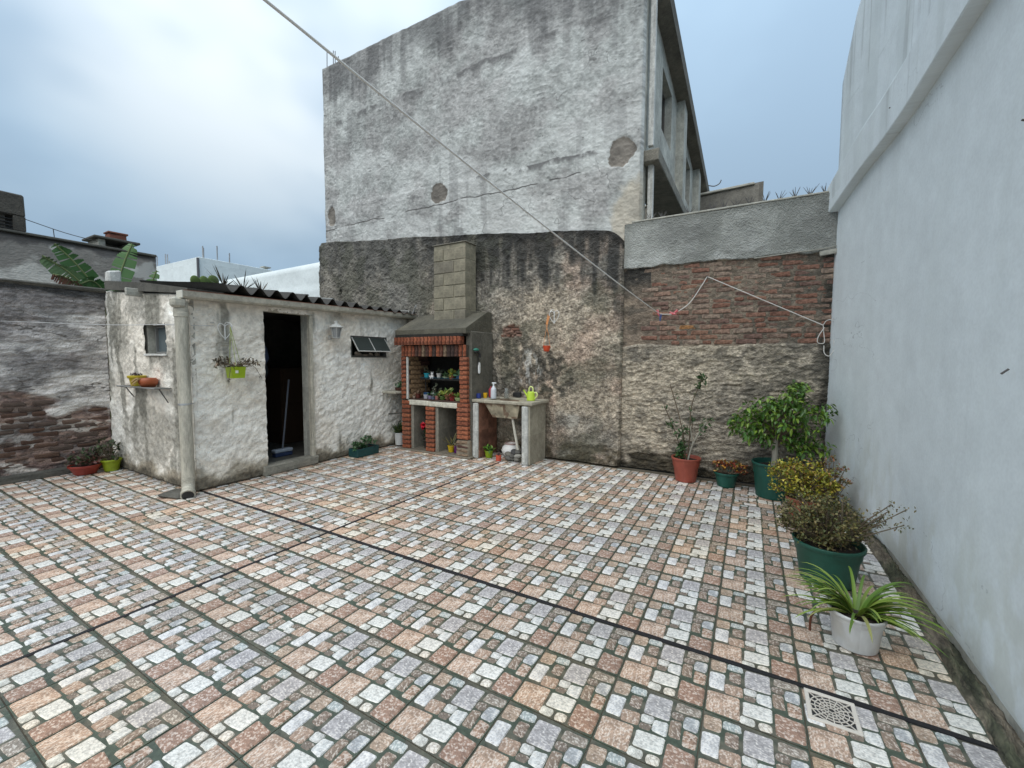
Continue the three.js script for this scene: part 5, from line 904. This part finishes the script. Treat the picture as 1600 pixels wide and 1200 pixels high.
{ // 6 strap leaved plant in the white pot
  rnd = rngOf(106); const t = thing('potted_plant', 'arching strap leaved plant in a white pot nearest the camera', 'potted plant', [0.505, 0.004, -2.65], RIGHT);
  pot(t, 0.112, 0.092, 0.185, potMat(0.80, 0.80, 0.78, 0.45), { lip: 0.010, lipH: 0.022, band: 0.74 });
  const mats = [[0.13, 0.22, 0.02], [0.09, 0.17, 0.018], [0.22, 0.30, 0.05], [0.30, 0.30, 0.10], [0.06, 0.12, 0.02]].map(c => std({ color: rgb(...c), roughness: 0.5, side: THREE.DoubleSide }));
  const blade = (az, len, lift, wid, mat) => {
    const n = 10, pos = [], idx = [], d = V3(Math.cos(az), 0, Math.sin(az)), s = V3(-Math.sin(az), 0, Math.cos(az)); let p = V3(Math.cos(az) * 0.018, 0.15, Math.sin(az) * 0.018), th = lift; const st = len / n;
    for (let i = 0; i <= n; i++) { const t1 = i / n, w = wid * Math.min(1, 0.55 + t1 * 3) * Math.pow(1 - t1, 0.45) / 2 + 0.0004; const c = p; pos.push(c.x - s.x * w, c.y + w * 0.5, c.z - s.z * w, c.x, c.y, c.z, c.x + s.x * w, c.y + w * 0.5, c.z + s.z * w); p = p.clone().addScaledVector(d, Math.cos(th) * st); p.y += Math.sin(th) * st; th -= (lift + 0.55 + rnd() * 0.25) / n * (0.5 + t1); if (i) { const q = i * 3; idx.push(q - 3, q - 2, q, q - 2, q + 1, q, q - 2, q - 1, q + 1, q - 1, q + 2, q + 1); } }
    const g = new THREE.BufferGeometry(); g.setAttribute('position', new THREE.Float32BufferAttribute(pos, 3)); g.setIndex(idx); g.computeVertexNormals(); part('blade', g, mat, t);
  };
  for (let i = 0; i < 96; i++) { const side = rnd(); const az = side < 0.42 ? rr(-0.7, 0.75) : side < 0.78 ? rr(2.5, 4.0) : rr(0, 6.28); blade(az, rr(0.17, 0.36), rr(0.30, 1.30), rr(0.014, 0.024), mats[rnd() < 0.03 ? 3 : Math.floor(rnd() * 3) + (rnd() < 0.15 ? 2 : 0)]); }
  part('dead_leaf', twig([[-0.15, 0.16, 0.03], [-0.19, 0.12, 0.05], [-0.195, 0.04, 0.055]], 0.006), std({ color: rgb(0.12, 0.04, 0.02) }), t);
}
{ // left corner pots
  rnd = rngOf(107); const a = thing('potted_plant', 'dark leaved plant in a low red bowl at the foot of the left wall', 'potted plant', [-7.10, 0.004, -1.80]);
  pot(a, 0.145, 0.10, 0.12, potMat(0.40, 0.06, 0.04)); let [L, tw] = bushy(a, 0.1, 30, 0.17, 0.6, 7, 0.05, [[0.06, 0.05, 0.03], [0.05, 0.08, 0.03], [0.12, 0.05, 0.04]], 0.19); part('stem', tw, bark, a); foliage(L, a);
  const b = thing('potted_plant', 'twiggy plant in a lime green pot in the corner by the shed', 'potted plant', [-7.02, 0.004, -2.02]);
  pot(b, 0.095, 0.07, 0.15, potMat(0.36, 0.46, 0.02)); [L, tw] = bushy(b, 0.13, 26, 0.17, 0.8, 6, 0.045, [[0.06, 0.06, 0.03], [0.04, 0.07, 0.025]], 0.26, [0, 0.05]); part('stem', tw, bark, b); foliage(L, b);
}
{ // trough
  rnd = rngOf(108); const t = thing('trough_planter', 'dark green trough of pale succulents at the foot of the shed wall', 'planter', [-4.97, 0.004, -4.25], undefined, 0);
  part('trough', [cham(0.16, 0.012, 0.36, 0.003, 0, 0, 0.008, 0), cham(0.012, 0.12, 0.40, 0.003, 0, 0.09, 0.062, 0), cham(0.012, 0.12, 0.40, 0.003, 0, -0.09, 0.062, 0), cham(0.17, 0.12, 0.012, 0.003, 0, 0, 0.062, 0.195), cham(0.17, 0.12, 0.012, 0.003, 0, 0, 0.062, -0.195)], potMat(0.012, 0.075, 0.075), t); part('soil', box(0.165, 0.02, 0.375, 0, 0.095, 0), soilMat, t);
  const L = new Leaves(); for (let i = 0; i < 26; i++) { const z = rr(-0.2, 0.2), c = V3(rr(-0.08, 0.1), 0.12 + rr(0, 0.07) + (z < 0 ? 0.05 : 0), z); for (let k = 0; k < 12; k++) L.add(c, randDir(0.5), rr(0.04, 0.065), 0.026, { col: shade(rnd() < 0.3 ? [0.16, 0.24, 0.12] : [0.05, 0.13, 0.05], 0.3), droop: 0 }); } foliage(L, t, waxMat);
}
{ // hanging pots
  rnd = rngOf(109); const t = thing('hanging_planter', 'lime green planter of trailing dark leaves hanging on the shed wall', 'hanging planter', [-4.96, 1.215, -2.50]);
  const lg = plastic(0.32, 0.44, 0.01, 0.4);
  part('planter', [prism([[-0.062, 0.005], [0.062, 0.005], [0.078, 0.13], [-0.078, 0.13]], 0.12, 1).rotateY(Math.PI / 2).translate(0.06, 0, 0)], lg, t); part('mark', cham(0.004, 0.03, 0.03, 0.001, 0, 0.062, 0.075, 0.02), plastic(0.8, 0.8, 0.75), t); part('soil', box(0.10, 0.01, 0.13, 0, 0.132, 0), soilMat, t);
  part('cord', [rod([0.0, 0.13, 0.06], [-0.02, 0.57, 0.03], 0.003, 0.003, 5), rod([0.0, 0.13, -0.06], [-0.02, 0.57, 0.03], 0.003, 0.003, 5), rod([0.05, 0.13, 0.02], [-0.02, 0.57, 0.03], 0.003, 0.003, 5)], plastic(0.36, 0.42, 0.12), t);
  const L = new Leaves(), tw = [];
  for (let i = 0; i < 30; i++) { const a = rr(0, 6.28), l = rr(0.08, 0.20), c = V3(Math.cos(a) * l * 0.5 + 0.03, 0.15 + rr(-0.02, 0.07), Math.sin(a) * l * 1.25); tw.push(twig([[0, 0.13, 0], [c.x * 0.5, 0.16, c.z * 0.5], [c.x, c.y, c.z]], 0.003)); for (let k = 0; k < 6; k++) L.add(c.clone().addScaledVector(randDir(), 0.02), randDir(0.1), rr(0.025, 0.05), 0.018, { col: rnd() < 0.3 ? shade([0.26, 0.2, 0.12]) : shade([0.07, 0.055, 0.03], 0.4), droop: 0.2 }); }
  for (const [z, y] of [[-0.24, 0.02], [0.1, -0.01], [-0.2, 0.19], [0.23, 0.21]]) { tw.push(twig([[0.03, 0.13, z * 0.3], [0.05, 0.13, z * 0.7], [0.05, y, z]], 0.003)); for (let k = 0; k < 5; k++) L.add(V3(0.05, y, z), randDir(0), 0.03, 0.015, { col: [0.06, 0.045, 0.03] }); }
  part('stem', tw, bark, t); foliage(L, t);
  const o = thing('hanging_planter', 'small orange pot in a macrame cord on the rough wall above the sink', 'hanging planter', [-2.515, 1.545, -5.37]);
  part('pot', lathe([[0, 0], [0.030, 0], [0.042, 0.02], [0.055, 0.085], [0.05, 0.085], [0.036, 0.02], [0, 0.015]], 18), plastic(0.58, 0.07, 0.02, 0.5), o);
  part('cord', [-1, 1].flatMap(s => [rod([s * 0.05, 0.085, 0], [s * 0.02, 0.26, 0], 0.003, 0.003, 5), rod([s * 0.02, 0.26, 0], [s * -0.012, 0.38, 0], 0.004, 0.004, 5), rod([s * -0.012, 0.38, 0], [0.012, 0.52, -0.01], 0.006, 0.006, 5)]).concat([rod([0.03, 0.5, -0.02], [0.0, 0.38, 0], 0.011, 0.009, 6)]), plastic(0.68, 0.30, 0.12, 0.9), o);
}
{ // wire shelf with two pots on the shed side
  const s = thing('wire_shelf', 'thin wire shelf on the side of the shed under its small window', 'shelf', [-6.02, 1.105, -2.04]);
  part('board', cham(1.0, 0.012, 0.16, 0.003, 0.004, 0, 0, 0), std({ color: rgb(0.12, 0.12, 0.11) }), s); part('front_edge', rod([-0.5, 0.004, 0.08], [0.5, 0.004, 0.08], 0.006), steel, s);
  part('strut', [rod([0.45, 0, 0.02], [0.45, -0.16, -0.06], 0.006), rod([-0.45, 0, 0.02], [-0.45, -0.14, -0.06], 0.006)], wire, s);
  rnd = rngOf(110); const y = thing('potted_plant', 'yellow pot with a withered plant on the wire shelf', 'potted plant', [-6.18, 1.113, -2.04]); pot(y, 0.075, 0.055, 0.12, potMat(0.60, 0.46, 0.02)); let L = new Leaves(); for (let i = 0; i < 40; i++) L.add(V3(rr(-0.06, 0.07), 0.12, rr(-0.04, 0.05)), randDir(0.5), 0.05, 0.012, { col: shade([0.05, 0.03, 0.025]) }); foliage(L, y);
  const r = thing('potted_plant', 'round orange red pot with trailing straw leaves on the wire shelf', 'potted plant', [-5.88, 1.113, -2.04]); part('pot', lathe([[0, 0], [0.06, 0], [0.085, 0.04], [0.09, 0.075], [0.07, 0.10], [0.06, 0.10], [0, 0.08]], 22), potMat(0.42, 0.10, 0.03), r); L = new Leaves(); for (let i = 0; i < 34; i++) L.add(V3(rr(-0.05, 0.02), 0.1, 0.06), V3(rr(-0.6, 0.2), rr(-0.8, 0.4), 1), rr(0.05, 0.13), 0.01, { col: shade([0.36, 0.22, 0.08]), droop: 0.8 }); foliage(L, r);
}
// ---- pots in and around the barbecue
function smallPot(label, pos, rt, rb, h, mat, fol, category = 'potted plant', seed = 1) { rnd = rngOf(seed * 17 + 300); const t = thing('small_pot', label, category, pos, 'small pots in and around the barbecue'); pot(t, rt, rb, h, mat, { lip: 0.004, lipH: 0.012, seg: 18 }); if (fol) { const L = new Leaves(); fol(L, h); foliage(L, t, waxMat); } return t; }
const rosette = (cols, n, len, wid, spread = 0.03, up = 0.6) => (L, h) => { for (let i = 0; i < n; i++) L.add(V3(rr(-spread, spread), h * 0.9 + rr(0, spread), rr(-spread, spread)), randDir(up), len * rr(0.7, 1.3), wid, { col: shade(cols[Math.floor(rnd() * cols.length)], 0.3), droop: 0.05 }); };
{
  const r = thing('pot_rack', 'black iron rack shelf inside the barbecue firebox', 'rack', [-4.2, 0.812, -5.16]);
  part('shelf', cham(0.80, 0.02, 0.16, 0.004, 0, 0, 0.30, 0), blackIron, r); for (const x of [-0.36, 0.36]) part('leg', rod([x, 0, 0], [x, 0.30, 0], 0.009), blackIron, r); part('rail', rod([-0.4, 0.325, 0.08], [0.4, 0.325, 0.08], 0.005), std({ color: rgb(0.02, 0.08, 0.12) }), r);
  const G1 = [[0.05, 0.12, 0.05], [0.10, 0.20, 0.08]], GY = [[0.36, 0.36, 0.05], [0.14, 0.22, 0.05]], Y = 1.124;
  smallPot('turquoise pot of thin grey shoots on the rack', [-4.50, Y, -5.12], 0.052, 0.036, 0.085, potMat(0.02, 0.42, 0.55), rosette([[0.10, 0.12, 0.08]], 34, 0.09, 0.01), undefined, 1);
  smallPot('white pot in the middle of the rack', [-4.25, Y, -5.12], 0.042, 0.03, 0.085, potMat(0.66, 0.66, 0.64), rosette([[0.07, 0.09, 0.06]], 26, 0.08, 0.012), undefined, 2);
  smallPot('low pale green dish of sprouts on the rack', [-4.12, Y, -5.13], 0.055, 0.045, 0.035, potMat(0.40, 0.48, 0.30), rosette(G1, 40, 0.045, 0.014, 0.05), undefined, 3);
  smallPot('brown pot with yellow green succulent on the rack', [-3.99, Y, -5.11], 0.05, 0.04, 0.07, potMat(0.26, 0.10, 0.05), rosette(GY, 50, 0.065, 0.03, 0.04), undefined, 4);
  smallPot('blue pot with broad pale leaves at the right end of the rack', [-3.87, Y, -5.13], 0.05, 0.04, 0.06, potMat(0.02, 0.10, 0.22), rosette([[0.16, 0.30, 0.18], [0.07, 0.16, 0.08]], 44, 0.085, 0.04, 0.035), undefined, 5);
  const f = thing('figurine', 'white animal figurine between turquoise and white pots on the rack', 'figurine', [-4.375, Y, -5.10], undefined, 0.3);
  part('body', [ball(0.034, 0, 0.032, 0, 1, 0.95, 0.85), ball(0.022, 0.004, 0.075, 0.008), rod([-0.012, 0.09, 0.005], [-0.016, 0.112, 0.004], 0.006, 0.002, 6), rod([0.016, 0.09, 0.005], [0.02, 0.112, 0.004], 0.006, 0.002, 6), rod([0.02, 0.0, 0.02], [0.018, 0.04, 0.015], 0.01, 0.012, 8), rod([-0.02, 0.0, 0.02], [-0.018, 0.04, 0.015], 0.01, 0.012, 8), tube([[-0.03, 0.02, -0.01], [-0.05, 0.03, -0.01], [-0.05, 0.06, 0]], 0.006, 10, 6)], plastic(0.8, 0.8, 0.8), f);
  const C = 0.811;
  smallPot('small dark red pot at the left end of the counter', [-4.57, C, -4.99], 0.042, 0.034, 0.075, potMat(0.14, 0.03, 0.02), rosette([[0.24, 0.16, 0.10], [0.10, 0.05, 0.03]], 26, 0.05, 0.02), undefined, 6);
  smallPot('tiny pale figure pot at the counter edge by the left trim', [-4.62, C, -4.95], 0.024, 0.02, 0.04, potMat(0.55, 0.42, 0.32), rosette([[0.3, 0.2, 0.13]], 16, 0.05, 0.012), undefined, 7);
  smallPot('blue square pot behind the pale cup on the counter', [-4.46, C, -5.06], 0.045, 0.04, 0.09, potMat(0.02, 0.10, 0.26), null, 'pot', 8);
  smallPot('pale lilac cup on the counter', [-4.40, C, -4.985], 0.042, 0.036, 0.065, potMat(0.55, 0.56, 0.62), null, 'pot', 9);
  smallPot('lavender pot on the counter next to the pale cup', [-4.31, C, -4.975], 0.036, 0.03, 0.055, potMat(0.34, 0.28, 0.46), rosette(G1, 22, 0.05, 0.022), undefined, 10);
  smallPot('steel blue pot with grey rosette on the counter', [-4.24, C, -4.97], 0.034, 0.03, 0.045, potMat(0.16, 0.22, 0.32), rosette([[0.26, 0.28, 0.26], [0.12, 0.16, 0.10]], 26, 0.06, 0.03), undefined, 11);
  smallPot('pink pot of green rosettes on the counter', [-4.165, C, -4.97], 0.036, 0.03, 0.06, potMat(0.55, 0.22, 0.20), rosette(G1, 30, 0.055, 0.028), undefined, 12);
  smallPot('tall grey stemmed succulent at the back of the counter', [-4.34, C, -5.14], 0.036, 0.03, 0.06, potMat(0.10, 0.10, 0.10), (L, h) => { for (const [x, y] of [[-0.03, 0.18], [0.02, 0.24], [0.1, 0.16], [-0.06, 0.12], [0.06, 0.1]]) for (let k = 0; k < 14; k++) L.add(V3(x, y - 0.02, 0), randDir(0.4), 0.04, 0.02, { col: shade([0.20, 0.22, 0.15]) }); for (const x of [-0.03, 0.02, 0.1]) L.add(V3(0, h, 0), V3(x * 3, 1, 0), 0.16, 0.01, { col: [0.15, 0.13, 0.08] }); }, undefined, 13);
  smallPot('green tub of broad yellow green rosettes in the middle of the counter', [-4.07, C, -4.985], 0.05, 0.04, 0.06, potMat(0.10, 0.18, 0.04), rosette([[0.30, 0.36, 0.06], [0.14, 0.22, 0.05], [0.42, 0.40, 0.14]], 60, 0.07, 0.036, 0.05), undefined, 14);
  smallPot('terracotta pot of upright green succulents behind the yellow rosettes', [-4.01, C, -5.08], 0.055, 0.045, 0.08, potMat(0.30, 0.10, 0.05), rosette([[0.12, 0.22, 0.06], [0.28, 0.34, 0.10]], 56, 0.085, 0.036, 0.05), undefined, 15);
  smallPot('brown pot with pinkish rosettes on the counter', [-3.955, C, -4.965], 0.034, 0.03, 0.05, potMat(0.20, 0.07, 0.04), rosette([[0.42, 0.20, 0.12], [0.2, 0.2, 0.07]], 30, 0.05, 0.026), undefined, 16);
  smallPot('crimson pot with red leaves on the counter', [-3.875, C, -4.965], 0.04, 0.034, 0.05, potMat(0.36, 0.02, 0.04), rosette([[0.40, 0.03, 0.04], [0.28, 0.06, 0.04], [0.16, 0.12, 0.04]], 44, 0.06, 0.022, 0.04), undefined, 17);
  smallPot('pale green tray of seedlings at the right end of the counter', [-3.775, C, -5.0], 0.062, 0.052, 0.05, potMat(0.52, 0.66, 0.30), rosette([[0.12, 0.26, 0.05], [0.28, 0.34, 0.06]], 60, 0.06, 0.02, 0.05), undefined, 18);
  // on the corner shelf, on the ground and under the sink
  smallPot('brown tray of grey green succulents on the corner shelf', [-4.95, 0.917, -5.02], 0.11, 0.10, 0.05, potMat(0.10, 0.035, 0.025), rosette([[0.16, 0.26, 0.15], [0.10, 0.18, 0.10]], 90, 0.06, 0.034, 0.08, 0.8), undefined, 19);
  smallPot('tall white pot of dark strap leaves between shed and barbecue', [-4.97, 0.03, -4.98], 0.085, 0.07, 0.20, potMat(0.78, 0.79, 0.78), rosette([[0.04, 0.07, 0.02], [0.10, 0.13, 0.04], [0.02, 0.035, 0.015]], 70, 0.17, 0.026, 0.05, 0.9), undefined, 20);
  smallPot('yellow pot with two thin leaves under the barbecue counter', [-3.90, 0.03, -4.97], 0.055, 0.042, 0.10, potMat(0.70, 0.48, 0.01), rosette([[0.10, 0.12, 0.05], [0.22, 0.2, 0.08]], 12, 0.22, 0.018, 0.02, 1.3), undefined, 21);
  smallPot('purple pot beside the yellow pot under the barbecue counter', [-3.79, 0.03, -4.965], 0.045, 0.04, 0.11, potMat(0.12, 0.01, 0.16), rosette([[0.3, 0.24, 0.16]], 14, 0.06, 0.02), undefined, 22);
  smallPot('lime green pot of small leaves under the sink', [-3.28, 0.004, -5.06], 0.062, 0.048, 0.105, potMat(0.28, 0.42, 0.01), rosette([[0.12, 0.24, 0.03], [0.05, 0.12, 0.02]], 34, 0.07, 0.036, 0.05), undefined, 23);
  rnd = rngOf(404); const t = thing('red_flower_plant', 'potted plant with one bright red bloom in the left bay under the counter', 'potted plant', [-4.40, 0.03, -5.02]);
  pot(t, 0.075, 0.06, 0.14, potMat(0.05, 0.04, 0.035)); part('stem', [twig([[0, 0.12, 0], [-0.03, 0.25, 0.03], [-0.04, 0.36, 0.06]], 0.006)], std({ color: rgb(0.06, 0.1, 0.03) }), t);
  const B = new Leaves(); for (let i = 0; i < 60; i++) B.add(V3(-0.045, 0.36, 0.06).addScaledVector(randDir(), 0.03), randDir(0), 0.05, 0.035, { col: shade([0.55, 0.01, 0.03], 0.25) }); foliage(B, t, waxMat, 'bloom'); const L = new Leaves(); for (let i = 0; i < 24; i++) L.add(V3(rr(-0.04, 0.04), rr(0.14, 0.28), rr(-0.02, 0.05)), randDir(0.2), 0.08, 0.03, { col: shade([0.03, 0.07, 0.02]) }); foliage(L, t);
}
{ // banana plant beyond the left wall
  rnd = rngOf(55); const t = thing('banana_plant', 'banana plant with torn leaves rising behind the left wall', 'banana plant', [-8.3, 0, -2.45]);
  part('trunk', tube([[0, 0, 0], [0.02, 1.2, 0], [0, 2.2, 0.02]], 0.09, 12, 10), std({ color: rgb(0.16, 0.17, 0.06) }), t);
  const M = [[0.045, 0.125, 0.03], [0.07, 0.16, 0.04], [0.10, 0.17, 0.07]].map(c => std({ color: rgb(...c), roughness: 0.5, side: THREE.DoubleSide })), brown = std({ color: rgb(0.2, 0.09, 0.06), side: THREE.DoubleSide });
  const leaf = (pts, wid, mat, hang) => {
    const c = new THREE.CatmullRomCurve3(pts.map(p => V3(...p))), n = 26, pos = [];
    for (const s of [-1, 1]) { let i = 0; while (i < n) { const k = Math.min(n - i, 1 + Math.floor(rnd() * 4)); const t0 = i / n, t1 = (i + k * 0.93) / n; const dr = rr(0, 0.06), seg = 3;
      for (let q = 0; q < seg; q++) { const a = mix(t0, t1, q / seg), b = mix(t0, t1, (q + 1) / seg); const f = u => { const p = c.getPoint(u), g = c.getTangent(u), side = new THREE.Vector3().crossVectors(g, V3(1, 0.25, 0)).normalize().multiplyScalar(s); const w = wid * Math.pow(Math.sin(Math.PI * (0.08 + 0.9 * u)), 0.6); return [p, p.clone().addScaledVector(side, w).add(V3(0.05 * s, -hang * w - dr * (q / seg), 0)).addScaledVector(g, w * 0.4)]; };
        const [p0, e0] = f(a), [p1, e1] = f(b); for (const v of [p0, p1, e1, p0, e1, e0]) pos.push(v.x, v.y, v.z); } i += k; } }
    const g = new THREE.BufferGeometry(); g.setAttribute('position', new THREE.Float32BufferAttribute(pos, 3)); g.computeVertexNormals(); const m = part('leaf', g, mat, t); part('midrib', tube(pts, 0.012, 16, 5), std({ color: rgb(0.16, 0.2, 0.08) }), m); return m;
  };
  leaf([[0, 2.15, 0.02], [0.02, 2.45, 0.14], [0.03, 2.74, 0.32], [0.02, 2.98, 0.52]], 0.13, M[0], 0.25); leaf([[0, 2.1, 0.04], [0.1, 2.34, 0.2], [0.12, 2.60, 0.42], [0.1, 2.78, 0.66]], 0.12, M[2], 0.6); leaf([[0, 2.15, -0.02], [0, 2.55, -0.12], [0, 2.9, -0.22], [0.02, 3.17, -0.31]], 0.12, M[1], 0.3); leaf([[0, 2.1, 0.0], [0.1, 2.4, 0.08], [0.14, 2.52, 0.2], [0.2, 2.45, 0.34]], 0.12, M[0], 0.5); leaf([[0, 2.0, 0.06], [0.12, 2.36, 0.3], [0.2, 2.5, 0.44], [0.2, 2.54, 0.60]], 0.08, brown, 0.9); leaf([[0, 2.1, -0.05], [0, 2.4, -0.38], [0, 2.6, -0.52], [0.02, 2.82, -0.60]], 0.07, M[1], 0.2);
}
{ // growth and rubble on the shed roof
  rnd = rngOf(66);
  const spots = [[-5.35, -2.60, 'spiky bromeliad nearest the gutter corner on the shed roof'], [-5.38, -2.83, 'spiky bromeliad in the middle of three on the shed roof'], [-5.40, -3.05, 'spiky bromeliad farthest along of three on the shed roof']];
  for (const [x, z, label] of spots) { const t = thing('spiky_plant', label, 'plant', [x, 2.26, z], 'spiky plants on the shed roof'); const L = new Leaves(); for (let i = 0; i < 16; i++) L.add(V3(0, 0, 0), randDir(0.85), rr(0.14, 0.26), 0.016, { col: shade([0.07, 0.06, 0.04]), droop: -0.1 }); part('blades', L.build(), leafMat, t); }
  const cactus = thing('cactus', 'small green pad cactus on the shed roof edge', 'cactus', [-6.02, 2.29, -2.7]); part('pad', [ball(0.09, 0, 0.09, 0, 0.35, 1, 0.8), ball(0.08, 0, 0.14, -0.13, 0.35, 0.9, 1), ball(0.07, 0, 0.1, 0.12, 0.35, 0.9, 0.9)], std({ color: rgb(0.09, 0.14, 0.035) }), cactus, [0, 0, 0], [0, 0.3, 0]);
  const shp = part(numbered('white_block'), cham(0.12, 0.24, 0.14, 0.02, 0.03, 0, 0.12, 0), whitePaint, scene, [-7.12, 2.30, -2.17]); shp.userData = { label: 'lump of white painted masonry on the wall end beside the shed roof', category: 'block' };
}
renderer.render(scene, camera);
